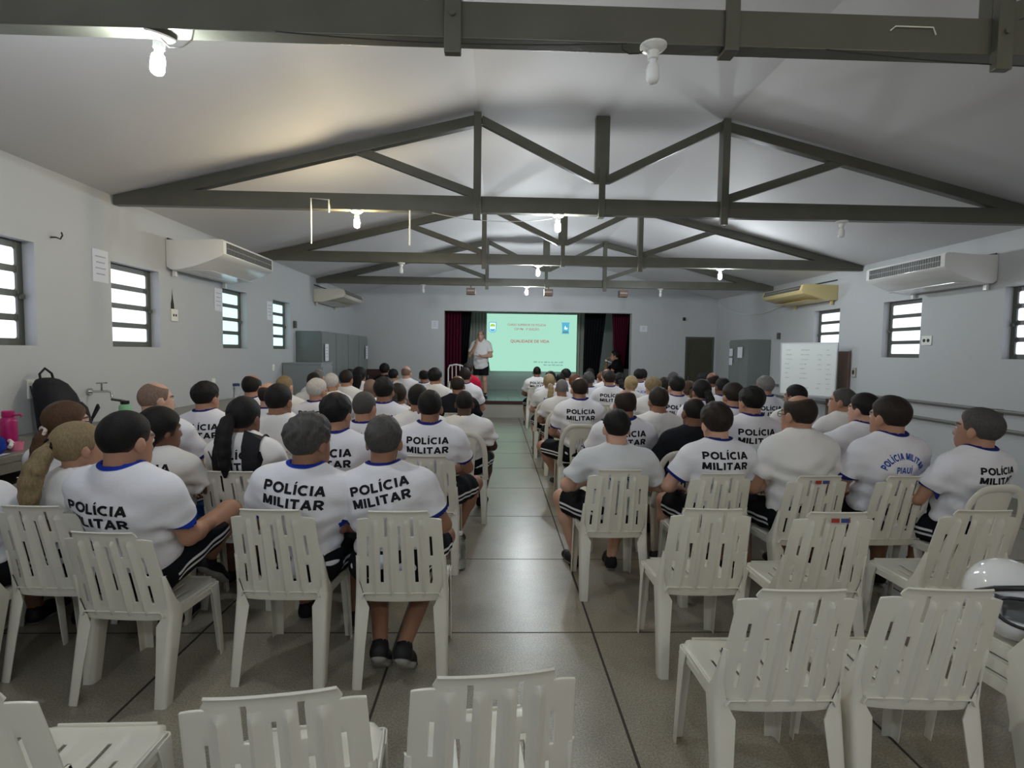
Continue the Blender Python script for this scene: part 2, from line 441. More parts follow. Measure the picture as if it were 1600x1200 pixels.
def wire(name, pts, r, m, label, cat, n=6):
    return tag(MB().tube(pts, r, n).build(name, M[m], sm=True), label, cat)
def sag(a, b, d, n=12):
    a = Vector(a); b = Vector(b)
    return [a.lerp(b, i / n) + Vector((0, 0, -d * 4 * (i / n) * (1 - i / n))) for i in range(n + 1)]
wire('conduit', [(-1.69, 5.062, 2.56), (-1.69, 5.062, 2.965), (-1.53, 5.062, 2.955), (-1.53, 5.062, 2.84)], .008, 'pvc', 'white bent strip hanging from the second truss, left of the warm bulb', 'conduit')
wire('conduit', [(-.80, 5.062, 2.875), (-.80, 5.062, 2.56)], .008, 'pvc', 'straight white strip hanging from the second truss, right of the warm bulb', 'conduit')
wire('cable', sag((-.9, 2.29, 2.872), (.52, 2.29, 2.868), .022), .0025, 'wire', 'thin dark cable sagging under the left part of the nearest beam', 'cable')
wire('cable', sag((1.35, 2.29, 2.870), (2.7, 2.29, 2.83), .02), .0025, 'wire', 'thin dark cable sagging under the right end of the nearest beam', 'cable')
wire('cable', sag((-.6, 5.06, 2.86), (.5, 5.06, 2.83), .05), .003, 'pvc', 'thin pale cable looping to the middle bulb of the second truss', 'cable')
wire('cable', [(.50, 2.29, 2.868), (.50, 2.29, 2.845), (.53, 2.285, 2.825), (.57, 2.29, 2.83), (.59, 2.31, 2.85)], .003, 'wire', 'short dark cable loop beside the unlit bulb of the nearest beam', 'cable')
wire('cable', [(-1.36, 2.30, 2.84), (-1.32, 2.29, 2.80), (-1.27, 2.29, 2.80), (-1.23, 2.29, 2.83), (-1.225, 2.295, 2.872)], .004, 'pvc', 'white cable loop beside the lit bulb of the nearest beam', 'cable')
wire('cable', sag((5.40, 9.9, 2.62), (5.40, 13.2, 2.88), .28), .006, 'pvc', 'pale cable sagging on the right wall beyond the yellowed air conditioner', 'cable')
wire('conduit', [(1.62, 2.295, 2.955), (1.64, 2.292, 2.972), (1.80, 2.292, 2.972), (1.81, 2.288, 2.94)], .003, 'pvc', 'short white bent wire on the face of the nearest beam, right', 'wire')

# ------------------------------------------------------------------ air conditioners
def ac(X, sgn, y0, y1, zb, m, label, box=False):
    """hung from the wall with its outlet facing the room"""
    e = tag(empty('air_conditioner', (X, (y0 + y1) / 2, zb)), label, 'air conditioner', 'ceiling air conditioners')
    s = -sgn; w = (y1 - y0) / 2
    if box: prof = [(.004, .0), (.16, .0), (.56, .10), (.60, .15), (.57, .235), (.50, .25), (.004, .24)]
    else: prof = [(.004, .03), (.05, .0), (.14, .004), (.28, .035), (.42, .085), (.53, .130), (.58, .155), (.60, .175), (.60, .30), (.585, .322), (.50, .325), (.34, .312), (.16, .306), (.004, .31)]
    mb = MB(); mb.prism([(s * a, b) for a, b in prof], -w, w); mb.build('casing', m, e, sm=True, bevel=.006)
    if box: f0, f1 = (.600, .155), (.572, .230)
    else: f0, f1 = (.600, .182), (.600, .296)
    mb = MB(); mb.prism([(s * (f0[0] - .03), f0[1]), (s * (f0[0] + .003), f0[1]), (s * (f1[0] + .003), f1[1]), (s * (f1[0] - .03), f1[1])], -w + .06, w - .06); g = mb.build('air_outlet', M['dark'], e)
    mb = MB(); k = 0; yy = -w + .08
    while yy < w - .08:
        mb.bar((s * (f0[0] + .004), yy, f0[1]), (s * (f1[0] + .004), yy, f1[1]), .004, .004); yy += .035
    mb.bar((s * ((f0[0] + f1[0]) / 2 + .006), -w + .06, (f0[1] + f1[1]) / 2), (s * ((f0[0] + f1[0]) / 2 + .006), w - .06, (f0[1] + f1[1]) / 2), .006, .006, up=(0, 0, 1)); mb.build('louvre', M['grille'], g)
    mb = MB(); mb.box((min(s*.10, s*.40), -w + .1, .012), (max(s*.10, s*.40), w - .1, .016))
    for q in range(2): mb.box((min(s*.02, s*.05), (-1, 1)[q]*(w-.1) - .02, -.06), (max(s*.02, s*.05), (-1, 1)[q]*(w-.1) + .02, .03))
    mb.build('bracket', m, e)
    mb = MB(); mb.bar((s * .015, -w + .02, .32), (s * .015, w - .45, .325), .012, .018, up=(0, 0, 1)); mb.build('pipe', M['wire'], e)
    return e
ac(XL, -1, 5.85, 7.12, 2.415, M['acw'], 'glossy white air conditioner on the left wall, nearest one')
ac(XR, 1, 5.80, 7.05, 2.42, M['acw'], 'glossy white air conditioner on the right wall above two windows')
ac(XL, -1, 10.45, 11.85, 2.50, M['acb'], 'beige air conditioner on the left wall above the grey cabinets', True)
ac(XR, 1, 8.57, 9.85, 2.50, M['acy'], 'yellowed air conditioner on the right wall above the whiteboard', True)

# ------------------------------------------------------------------ furniture
def cabinet(x0, x1, y0, y1, h, face, label, handle=True, paper=(), m='cab'):
    e = tag(empty('steel_cabinet', ((x0 + x1) / 2, (y0 + y1) / 2, 0)), label, 'cabinet', 'grey steel cabinets')
    w = (x1 - x0) / 2; d = (y1 - y0) / 2
    mb = MB(); mb.box((-w, -d, .05), (w, d, h)); mb.box((-w + .02, -d + .02, 0), (w - .02, d - .02, .05)); mb.build('body', M[m], e, bevel=.004)
    s = face
    for q in (0, 1):
        ya, yb = (-d + .012, -.004) if q == 0 else (.004, d - .012)
        mb = MB(); mb.box((min(s*w, s*(w+.018)), ya, .07), (max(s*w, s*(w+.018)), yb, h - .03)); dr = mb.build('door', M[m], e, bevel=.003)
        if q == 0:
            mb = MB(); xx = s * (w + .018); mb.box((min(xx, xx+s*.02), -.07, .92), (max(xx, xx+s*.02), -.03, .97)); mb.build('handle', M['alu'], dr)
    return e
for k in range(4):
    cabinet(XL + .01, -3.03, 9.53 + k * .845, 9.53 + k * .845 + .835, 1.92, 1, 'tall grey-green steel cabinet by the left wall, ' + ('nearest, its shiny side facing us', 'second of the row', 'third of the row', 'farthest of the row')[k])
def sheet(name, X, sgn, y, z, w, h, label, lines=3, cat='paper sheet', off=.003):
    e = tag(empty(name, (X - sgn * off, y, z)), label, cat)
    mb = MB(); mb.box((-.001, -w/2, -h/2), (.001, w/2, h/2)); mb.build('sheet', M['paper'], e)
    mb = MB()
    for k in range(lines):
        zz = h/2 - h * (k + 1.2) / (lines + 1.6); ww = w * (.32 - .05 * (k % 2)); mb.box((-sgn*.0022 - .0006, -ww, zz - h*.018), (-sgn*.0022 + .0006, ww, zz + h*.018))
    if lines: mb.build('print', M['ink'], e)
    return e
sheet('paper_notice', -3.012, -1, 9.74, 1.55, .2, .3, 'white sheet on the door of the nearest left cabinet', 4, off=.02)
sheet('paper_notice', -3.012, -1, 12.72, 1.55, .2, .3, 'white sheet on the door of the farthest left cabinet', 4, off=.02)
cabinet(5.0, XR - .01, 10.62, 11.52, 1.92, -1, 'tall grey steel cabinet by the right wall beside the whiteboard')
for y, z, w, label in ((11.37, 1.66, .16, 'upper small sheet on the door of the right grey cabinet'), (11.37, 1.47, .15, 'lower small sheet on the door of the right grey cabinet'), (10.95, 1.66, .22, 'larger bluish sheet on the door of the right grey cabinet')):
    sheet('paper_notice', 4.982, 1, y, z, w, w * 1.0, label, 2 if w < .2 else 0, off=.02)
e = tag(empty('low_cabinet', (-3.14, 9.20, 0)), 'low pale grey enamel box in front of the tall left cabinets', 'cabinet')
mb = MB(); mb.box((-.31, -.29, .04), (.31, .29, 1.35)); mb.build('body', M['fridge'], e, bevel=.008)
mb = MB(); mb.box((-.315, -.295, 1.35), (.315, .295, 1.38)); mb.build('lid', M['fridge'], e, bevel=.006)
mb = MB(); mb.box((.31, -.27, .08), (.325, .27, 1.32)); d = mb.build('door', M['fridge'], e, bevel=.004)
mb = MB(); mb.box((.325, -.24, .9), (.35, -.21, 1.15)); mb.build('handle', M['alu'], d)
e = tag(empty('lectern', (-2.66, 12.86, 0)), 'dark brown wooden lectern beside the farthest left cabinet', 'lectern')
mb = MB(); mb.box((-.28, -.18, 0), (.28, .18, 1.02)); mb.build('body', M['lectern'], e, bevel=.006)
mb = MB(); mb.prism([(-.22, 1.02), (.22, 1.02), (.22, 1.10), (-.22, 1.17)], -.32, .32, f=lambda a, b, y: (y, a, b)); mb.build('top', M['lectern'], e, bevel=.005)

# whiteboard on its stand
A = Vector((4.74, 8.90, 0)); B = Vector((5.20, 8.17, 0)); dv = (B - A); L = dv.length; ang = math.atan2(dv.y, dv.x)
e = tag(empty('whiteboard', ((A + B) / 2), ang), 'whiteboard with faint handwriting on a stand by the right wall', 'whiteboard')
z0, z1 = .99, 1.80
mb = MB(); mb.box((-L/2, -.012, z0), (L/2, .012, z1)); mb.build('board', M['whiteboard'], e)
mb = MB(); f = .018
mb.box((-L/2 - f, -.018, z0 - f), (-L/2, .018, z1 + f)); mb.box((L/2, -.018, z0 - f), (L/2 + f, .018, z1 + f)); mb.box((-L/2, -.018, z1), (L/2, .018, z1 + f)); mb.box((-L/2, -.018, z0 - f), (L/2, .018, z0)); mb.build('frame', M['alu'], e)
mb = MB(); mb.box((-L/2, -.07, z0 - .035), (L/2, -.018, z0 - .022)); mb.build('tray', M['alu'], e)
mb = MB()
for s in (-1, 1):
    mb.box((s*(L/2 - .08) - .012, .012, .03), (s*(L/2 - .08) + .012, .035, z1)); mb.box((s*(L/2 - .08) - .015, -.2, .0), (s*(L/2 - .08) + .015, .15, .03))
mb.build('stand', M['alu'], e)
mb = MB(); r2 = random.Random(3)
for k in range(9):
    zz = z1 - .10 - k * .075
    for a, b in ((-.42, -.30), (-.14, .02), (.17, .24), (.33, .42)):
        if r2.random() < .72:
            w = (b - a) * r2.uniform(.5, 1.) * L; x = a * L + r2.uniform(0, .02)
            while w > 0:
                q = r2.uniform(.008, .02); mb.box((x, -.0135, zz - r2.uniform(.003, .009)), (x + q, -.0125, zz + r2.uniform(.003, .01))); x += q + .008; w -= q + .008
tag(mb.build('handwriting', mat('faded_marker', (.42, .47, .47), .6, .3), e), kind='stuff')
e = tag(empty('brown_board', (XR - .03, 8.43, 0)), 'brown wooden panel standing against the right wall behind the whiteboard', 'panel')
mb = MB(); mb.box((-.015, -.26, .0), (.015, .26, 1.685)); mb.build('panel', M['brown'], e)
mb = MB(); mb.box((-.022, -.26, .1), (-.015, -.23, 1.685)); mb.build('edge_strip', M['brown'], e)

# right wall rails on brackets
for z, nm in ((1.045, 'upper'), (.845, 'lower')):
    e = tag(empty('wall_rail', (XR, 5.0, z)), nm + ' grey pipe rail along the right wall', 'rail', 'pipe rails along the right wall')
    mb = MB(); mb.tube([(-.05, -4, 0), (-.05, 5.4, 0)], .02, 10); mb.build('pipe', M['rail'], e, sm=True)
    y = -3.6
    while y < 5.4:
        mb = MB(); mb.prism([(-.07, .02), (-.001, .02), (-.001, -.06), (-.02, -.06)], y - .03, y + .03); mb.build('bracket', M['rail'], e); y += 1.42
e = tag(empty('wall_switch', (XR, 6.72, 1.82)), 'white plate with two black holes beside the middle right window', 'switch')
mb = MB(); mb.box((-.012, -.08, -.06), (-.001, .08, .06)); mb.build('plate', M['plasticw'], e, bevel=.003)
mb = MB()
for y in (.035, -.03): mb.lathe([(.021, 0), (.021, .003)], 12, (0, y, 0))
o = MB(); 
for y in (.035, -.03): o.tube([(-.015, y, 0), (-.010, y, 0)], .022, 12)
o.build('socket_hole', M['black'], e)
e = tag(empty('wall_switch', (XR, 8.08, 1.37)), 'small switch box beside the brown panel on the right wall', 'switch')
mb = MB(); mb.box((-.02, -.05, -.07), (-.001, .05, .07)); mb.build('plate', M['riser'], e, bevel=.003)
mb = MB(); mb.box((-.024, -.02, -.03), (-.02, .02, .03)); mb.build('button', M['black'], e)

# left counter
XF = -2.86
e = tag(empty('stone_counter', (XL, 0, 0)), 'long stone counter on block supports along the left wall', 'counter')
mb = MB(); mb.box((.002, -3.6, .905), (XF - XL, 8.86, .95)); mb.build('worktop', M['granite'], e, bevel=.005)
mb = MB(); mb.box((XF - XL - .035, -3.6, .845), (XF - XL - .005, 8.84, .905)); mb.build('edge_apron', M['granite'], e)
y = -3.0
while y < 8.7:
    mb = MB(); mb.box((.03, y - .07, 0), (XF - XL - .08, y + .07, .905)); mb.build('support', M['concrete'], e); y += 1.32
# ------------------------------------------------------------------ plastic chairs
def thicken(me, t):
    o = bpy.data.objects.new('tmp', me); col.objects.link(o)
    s = o.modifiers.new('s', 'SOLIDIFY'); s.thickness = t; s.offset = 0
    b = o.modifiers.new('b', 'BEVEL'); b.width = .0018; b.segments = 2; b.limit_method = 'ANGLE'; b.angle_limit = R(50)
    dg = bpy.context.evaluated_depsgraph_get()
    r = bpy.data.meshes.new_from_object(o.evaluated_get(dg)); bpy.data.objects.remove(o); bpy.data.meshes.remove(me)
    smooth(r)
    try: r.set_sharp_from_angle(angle=R(45))
    except Exception: pass
    return r

def grid_sheet(name, us, vs, fn, keep, t):
    nu, nv = len(us), len(vs)
    verts = [fn(u, v) for v in vs for u in us]; faces = []
    for j in range(nv - 1):
        for i in range(nu - 1):
            if keep((us[i] + us[i+1]) / 2, (vs[j] + vs[j+1]) / 2):
                faces.append((j*nu + i, j*nu + i + 1, (j+1)*nu + i + 1, (j+1)*nu + i))
    me = bpy.data.meshes.new(name); me.from_pydata(verts, [], faces)
    bm = bmesh.new(); bm.from_mesh(me); bmesh.ops.delete(bm, geom=[v for v in bm.verts if not v.link_faces], context='VERTS'); bm.to_mesh(me); bm.free()
    return thicken(me, t)

def lines(base, slots, ax):
    s = set(round(b, 4) for b in base)
    for sl in slots: s.add(round(sl[ax], 4)); s.add(round(sl[ax + 1], 4))
    out = sorted(s); r = [out[0]]
    for q in out[1:]:
        if q - r[-1] > 1e-3: r.append(q)
    return r

# slots of the slatted back: (u0, u1, t0, t1), u across, t down from the top
SL = []
for c, a, b in ((-.30, .06, .28), (.30, .06, .28), (0., .16, .66), (-.42, .39, .79), (.36, .39, .79), (-.73, .28, .50), (.72, .28, .50), (-.75, .60, .81), (.68, .60, .81)):
    w = .038 if abs(c) > .01 and .2 < abs(c) < .5 else .030
    SL.append((c - w, c + w, a, b))
def half_w(t): return .192 + .024 * t
def lip(u, c, w): return math.exp(-((u - c) / w) ** 2)
def back_pt(u, t):
    x = u * half_w(t); z = .872 - t * .475
    y = -.180 - .115 * (1 - t) ** 1.15 + .014 * abs(u) ** 4 + .012 * u * u
    rib = sum(lip(u, c, .040) for c in (-.56, -.20, .17, .53)) * min(1, t / .1) * min(1, max(0, (.96 - t) / .08)) * (1 if t > .1 else 0)
    y -= .015 * rib
    if t < .03: y -= .010 * (1 - t / .03)
    if t < .083: x *= 1 + .13 * (t / .083) ** 2 * min(1, abs(u) / .6)
    if abs(u) > .7: z -= .012 * ((abs(u) - .7) / .3) ** 2 * (1 - t)
    return (x, y, z)
us = lines([-1, -.96, -.9, -.82, -.70, -.62, -.56, -.5, -.46, -.26, -.20, -.14, -.08, .08, .12, .17, .22, .26, .45, .48, .53, .58, .62, .70, .82, .9, .96, 1], SL, 0)
ts = lines([0, .012, .03, .06, .083, .10, .13, .2, .35, .55, .7, .86, .9, .94, .97, 1.0], SL, 2)
def back_keep(u, t):
    if abs(u) > .70 and t < .083: return False
    return not any(a < u < b and c < t < d for a, b, c, d in SL)
BACK_A = grid_sheet('slatted_back', us, ts, back_pt, back_keep, .006)

SS = [(-.66, -.60, .30, .62), (-.34, -.28, .18, .78), (-.03, .03, .30, .62), (.28, .34, .18, .78), (.60, .66, .30, .62)]
def seat_pt(u, v):
    w = .188 + .026 * v; sm = min(1, max(0, (.93 - abs(u)) / .17)); sm = sm * sm * (3 - 2 * sm); y = -.195 + (.395 + .048 * sm) * v
    z = .432 - .014 * math.sin(math.pi * min(1, v * .95)) * (1 - u * u) - (.022 * ((v - .88) / .12) ** 2 if v > .88 else 0)
    if abs(u) > .94: z -= .024 * ((abs(u) - .94) / .06) ** 1.5
    if v < .12: z += .010 * (1 - v / .12)
    return (u * w, y, z)
us = lines([-1, -.985, -.97, -.94, -.91, -.87, -.83, -.79, -.75, -.5, -.15, .15, .5, .75, .79, .83, .87, .91, .94, .97, .985, 1], SS, 0)
vs = lines([0, .05, .1, .24, .4, .5, .7, .83, .88, .92, .96, .985, 1], SS, 2)
def seat_keep(u, v):
    return not any(a < u < b and c < v < d for a, b, c, d in SS)
SEAT_A = grid_sheet('slotted_seat', us, vs, seat_pt, seat_keep, .006)

def leg_mesh(name, sx, front, top=None):
    """an L-shaped moulded leg with a rounded outer corner, wide at the top"""
    sy = 1 if front else -1
    if front: stations = [((.213, .203, .422), .075, .075), ((.213, .210, .36), .058, .062), ((.214, .224, .2), .050, .050), ((.216, .240, .0), .042, .042)]
    else: stations = [((.209, -.212, .63), .006, .010), ((.214, -.186, .50), .010, .040), ((.218, -.176, .42), .040, .080), ((.218, -.186, .37), .066, .078), ((.220, -.213, .2), .054, .062), ((.223, -.245, .0), .046, .050)]
    sec = 9; vs = []
    for (x, y, z), wx, wy in stations:
        r = .016; pts = [(-wx, 0)]
        for k in range(7):
            a = R(90 - k * 15); pts.append((-r + r * math.cos(a), -r + r * math.sin(a)))
        pts.append((0, -wy))
        for a, b in pts: vs.append((sx * (x + a), y + sy * b, z))
    fs = []
    for i in range(len(stations) - 1):
        for k in range(sec - 1):
            q = (i*sec + k, i*sec + k + 1, (i+1)*sec + k + 1, (i+1)*sec + k); fs.append(q if sx * sy > 0 else q[::-1])
    me = bpy.data.meshes.new(name); me.from_pydata(vs, [], fs)
    return thicken(me, .0055)
LEGS = [leg_mesh('leg', s, f) for s, f in ((-1, True), (1, True), (-1, False), (1, False))]
# apron under the seat, all round
mb = MB()
for a, b in (((-.150, .236), (.150, .236)), ((-.195, -.14), (-.205, .19)), ((.195, -.14), (.205, .19))):
    mb.bar((a[0], a[1], .405), (b[0], b[1], .405), .05, .006, up=(0, 1, 0) if a[1] == b[1] else (1, 0, 0))
APRON = mb.mesh('seat_apron', bevel=.002)
mb = MB(); mb.tube([(-.135, -.303, .870), (-.05, -.306, .872), (.05, -.306, .872), (.135, -.303, .870)], .0055, 8)
# sticker and raised moulding marks
def slab(v, f): return v, f
mb = MB(); mb.box((-.045, -.3135, .826), (.045, -.3115, .846)); 
STICK = mb.mesh('maker_sticker')

# arched-back chair: hoop, centre splat, seat, legs
def hoop_pts():
    pts = []
    for k in range(25):
        a = math.pi * k / 24; c, s = math.cos(a), math.sin(a)
        x = -.205 * (abs(c) ** .55) * (1 if c > 0 else -1); z = .50 + .345 * (s ** .62)
        pts.append((x, -.185 - .10 * (z - .42) / .43, z))
    return [(-.212, -.178, .40)] + pts + [(.212, -.178, .40)]
def ribbon(name, pts, w, t, inward):
    vs = []; n = len(pts)
    for i, p in enumerate(pts):
        p = Vector(p); tg = (Vector(pts[min(i+1, n-1)]) - Vector(pts[max(i-1, 0)])).normalized()
        nrm = Vector((0, 1, .23)).normalized(); side = tg.cross(nrm).normalized()
        for k, (a, b) in enumerate(((-.5, .35), (-.2, 0), (.2, 0), (.5, .35))): vs.append(p + side * (a * w) + nrm * (b * t * 3))
    fs = []
    for i in range(n - 1):
        for k in range(3): fs.append((i*4+k, i*4+k+1, (i+1)*4+k+1, (i+1)*4+k))
    me = bpy.data.meshes.new(name); me.from_pydata(vs, [], fs); return thicken(me, .007)
HOOP = ribbon('hoop', hoop_pts(), .048, .006, 0)
SB = [(-.42, -.30, .32, .80), (-.14, -.03, .28, .84), (.12, .23, .28, .84), (.40, .52, .32, .80)]
def splat_pt(u, t):
    w = .125 - .030 * t; z = .825 - t * .42
    return (u * w, -.178 - .095 * (z - .42) / .43 + .012 * u * u, z)
SPLAT = grid_sheet('centre_splat', lines([-1, -.9, -.7, -.5, .0, .3, .6, .8, 1], SB, 0), lines([0, .05, .1, .2, .5, .7, .9, 1], SB, 2), splat_pt, lambda u, t: not any(a < u < b and c < t < d for a, b, c, d in SB), .006)

def make_chair(kind, matn='plastic', sticker=False):
    e = empty('plastic_chair')
    m = M[matn]
    link('seat', SEAT_A, m, e); link('seat_apron', APRON, m, e)
    for l in LEGS: link('leg', l, m, e)
    if kind == 'A':
        b = link('backrest', BACK_A, m, e)
    else:
        b = link('backrest_hoop', HOOP, m, e); link('backrest_splat', SPLAT, m, e)
    return e
def copy_tree(o, parent=None):
    c = o.copy(); col.objects.link(c)
    if parent is not None: c.parent = parent
    for ch in list(o.children): copy_tree(ch, c)
    return c
PROTO = {}
NCH = [0]
def chair(kind, x, y, yaw, label, group, z=0., sticker=False, s=1.):
    if kind not in PROTO:
        PROTO[kind] = e = make_chair(kind)
    else:
        e = copy_tree(PROTO[kind])
        for ch in list(e.children):
            for g in list(ch.children):
                bpy.data.objects.remove(g)
    e.location = (x, y, z); e.rotation_euler = (0, 0, R(yaw)); e.scale = (s, s, s)
    tag(e, label, 'chair', group)
    if sticker:
        b = [c for c in e.children if c.name.startswith('backrest')][0]
        st = link('maker_sticker', STICK, M['sticker'], b)
    NCH[0] += 1
    return e
def sticker_mat():
    m = bpy.data.materials.new('maker_sticker_print'); m.use_nodes = True; nt = m.node_tree; b = nt.nodes['Principled BSDF']
    tc = nt.nodes.new('ShaderNodeTexCoord'); sx = nt.nodes.new('ShaderNodeSeparateXYZ'); nt.links.new(tc.outputs['Object'], sx.inputs[0])
    r = nt.nodes.new('ShaderNodeValToRGB'); r.color_ramp.interpolation = 'CONSTANT'
    e = r.color_ramp.elements; e[0].position = 0; e[0].color = (.35, .03, .02, 1); e[1].position = .42; e[1].color = (.55, .52, .45, 1)
    q = e.new(.5); q.color = (.03, .06, .22, 1); q = e.new(.93); q.color = (.4, .1, .05, 1)
    mr = nt.nodes.new('ShaderNodeMapRange'); mr.inputs['From Min'].default_value = -.045; mr.inputs['From Max'].default_value = .045
    nt.links.new(sx.outputs['X'], mr.inputs['Value']); nt.links.new(mr.outputs['Result'], r.inputs[0]); nt.links.new(r.outputs[0], b.inputs['Base Color'])
    b.inputs['Roughness'].default_value = .4
    return m
M['sticker'] = sticker_mat()

G_E = 'empty plastic chairs at the back of the hall'
chair('A', -1.19, 1.43, 1, 'empty ivory chair cut off by the bottom left corner', G_E)
chair('A', -.51, 1.42, 8, 'empty ivory chair at the bottom, left of the centre one', G_E)
chair('A', -.025, 1.49, 7, 'empty ivory chair at the bottom centre, nearest the aisle', G_E)
chair('A', .975, 1.93, 0, 'empty ivory chair at the lower right, its whole seat in view', G_E)
chair('A', 1.465, 1.935, -3, 'empty ivory chair at the lower right, beside the white helmet', G_E)
chair('A', 1.05, 2.81, -1, 'empty ivory chair right of the aisle, behind the man in the cap', G_E)
chair('A', 1.62, 2.765, 0, 'empty ivory chair with a maker sticker on top, middle of three', G_E, sticker=True)
chair('A', 2.37, 2.81, 0, 'empty ivory chair behind the man in the hooped chair by the wall', G_E)
for k in range(3):
    chair('A', 2.06, 1.94, 2, 'ivory chair in a small stack under the helmet, ' + ('bottom one', 'middle one', 'top one')[k], 'stacked chairs under the helmet', z=.065 * k)

# ------------------------------------------------------------------ small things
# helmet lying on the stack
e = tag(empty('motorcycle_helmet', (1.93, 1.93, .575), R(172)), 'white glossy motorcycle helmet at the right edge, on the stacked chairs', 'helmet')
me = bpy.data.meshes.new('shell'); bm = bmesh.new(); bmesh.ops.create_uvsphere(bm, u_segments=40, v_segments=26, radius=1)
for v in bm.verts:
    x, y, z = v.co
    v.co = Vector((x * .128, y * .160 + (.02 if y > 0 else 0) * max(0, -z), z * .150 if z > 0 else z * .135)); 
    if v.co.z < -.115: v.co.z = -.115
    v.co.z += .125
dele = [f for f in bm.faces if (lambda c: c.y > .075 and .085 < c.z < .185 and abs(c.x) < .105)(f.calc_center_median())]
bmesh.ops.delete(bm, geom=dele, context='FACES'); bm.to_mesh(me); bm.free()
o = bpy.data.objects.new('t', me); col.objects.link(o); s = o.modifiers.new('s', 'SOLIDIFY'); s.thickness = .022; s.offset = -1; s.material_offset = 1
dg = bpy.context.evaluated_depsgraph_get(); sh = bpy.data.meshes.new_from_object(o.evaluated_get(dg)); bpy.data.objects.remove(o)
smooth(sh)
link('shell', sh, [M['helmet'], M['blackcloth']], e)
mb = MB(); pts = []
for k in range(28):
    a = 2 * math.pi * k / 28; x = .108 * math.copysign(abs(math.cos(a)) ** .6, math.cos(a)); z = .135 + .052 * math.copysign(abs(math.sin(a)) ** .6, math.sin(a))
    yy = .16 * math.sqrt(max(.04, 1 - (x / .130) ** 2 - ((z - .125) / .160) ** 2)); pts.append((x, yy + .004, z))
mb.tube(pts + [pts[0]], .0065, 6); mb.build('visor_seal', M['black'], e, sm=True)
mb = MB(); mb.tube([(-.128, .02, .16), (-.11, .085, .20), (-.06, .135, .225), (0, .15, .232), (.06, .135, .225), (.11, .085, .20), (.128, .02, .16)], .010, 8); mb.build('visor_raised', M['black'], e, sm=True)

# backpack on the counter, leaning on the wall
def blob(name, secs, m, parent=None, n=24, p=3.2):
    """lofted soft box: secs = (z, cx, cy, hx, hy)"""
    vs = []; fs = []
    for z, cx, cy, hx, hy in secs:
        for k in range(n):
            a = 2 * math.pi * k / n; c, s = math.cos(a), math.sin(a)
            d = (abs(c) ** p + abs(s) ** p) ** (-1 / p); vs.append((cx + hx * c * d, cy + hy * s * d, z))
    for i in range(len(secs) - 1):
        for k in range(n): fs.append((i*n+k, i*n+(k+1) % n, (i+1)*n+(k+1) % n, (i+1)*n+k))
    fs.append(tuple(range(n))[::-1]); fs.append(tuple((len(secs)-1)*n+k for k in range(n)))
    return MB().add(vs, fs).build(name, m, parent, sm=True)
M['bag'] = mat('black_nylon', (.010, .010, .013), .7, .3, bump=.3, bscale=40)
e = tag(empty('backpack', (-3.29, 4.19, .951), 0), 'black backpack leaning on the left wall on the stone counter', 'backpack'); e.scale = (.84, .84, .88)
blob('main_compartment', [(0, .02, 0, .12, .16), (.05, .02, 0, .135, .175), (.2, -.0, 0, .13, .175), (.32, -.03, -.005, .115, .16), (.41, -.06, -.015, .09, .13), (.45, -.08, -.02, .06, .09), (.465, -.09, -.02, .03, .05)], M['bag'], e)
blob('front_pocket', [(.03, .13, .02, .05, .12), (.1, .14, .02, .06, .13), (.2, .125, .02, .05, .12), (.25, .10, .02, .03, .1)], M['bag'], e)
MB().tube([(-.08, -.09, .43), (-.095, -.085, .50), (-.10, -.02, .545), (-.095, .045, .50), (-.08, .05, .43)], .010, 8).build('handle', M['bag'], e, sm=True)
MB().tube([(.05, .16, .06), (.12, .24, .10), (.13, .30, .18), (.08, .36, .20), (.02, .38, .10), (.0, .36, .02)], .012, 8).build('shoulder_strap', M['bag'], e, sm=True)

def flask(x, y, z, r, h, body, lid, name, label, straw=False, cat='bottle', neck=True):
    e = tag(empty(name, (x, y, z)), label, cat)
    MB().lathe([(r*.9, 0), (r, .008), (r, h*.72), (r*.93, h*.78), (r*.6 if neck else r, h*.84), (r*.6 if neck else r, h*.86)], 24).build('bottle_body', body, e, sm=True)
    MB().lathe([(r*.68 if neck else r*1.03, h*.84), (r*.72 if neck else r*1.03, h*.86), (r*.72 if neck else r*1.03, h*.98), (r*.6, h)], 24).build('lid', lid, e, sm=True)
    if straw: MB().tube([(0, 0, h*.97), (-.02, -.03, h*1.02), (-.05, -.09, h*1.10)], .011, 8).build('spout', M['black'], e, sm=True)
    return e
f1 = flask(-3.05, 3.48, .951, .044, .240, M['pink'], M['pink'], 'thermos_flask', 'magenta thermos flask standing on the stone counter')
MB().tube([(.03, 0, .213), (.062, .02, .215), (.068, .02, .20)], .008, 8).build('flask_loop', M['pink'], f1, sm=True)
e = tag(empty('cup', (-2.965, 3.435, .951)), 'small light pink cup at the foot of the magenta flask', 'cup')
MB().lathe([(.032, 0), (.036, .05), (.033, .05), (.029, .004)], 18).build('cup_body', M['pinkl'], e, sm=True)
e = tag(empty('gym_bag', (-3.02, 3.20, .951), R(0)), 'blue and yellow cloth bag lying on the counter at the left edge', 'bag')
blob('bag_body', [(0, 0, 0, .10, .15), (.03, 0, 0, .12, .175), (.08, 0, 0, .115, .17), (.125, -.01, 0, .085, .13), (.145, -.015, 0, .05, .08)], M['blue'], e, p=2.4)
blob('yellow_panel', [(.10, -.03, -.02, .07, .12), (.14, -.035, -.02, .065, .11), (.165, -.04, -.02, .045, .08)], M['yellow'], e, p=2.4)
MB().tube([(.115, -.04, .02), (.123, -.02, .07), (.10, .0, .13), (.05, .02, .15)], .006, 6).build('piping', M['pvc'], e, sm=True)
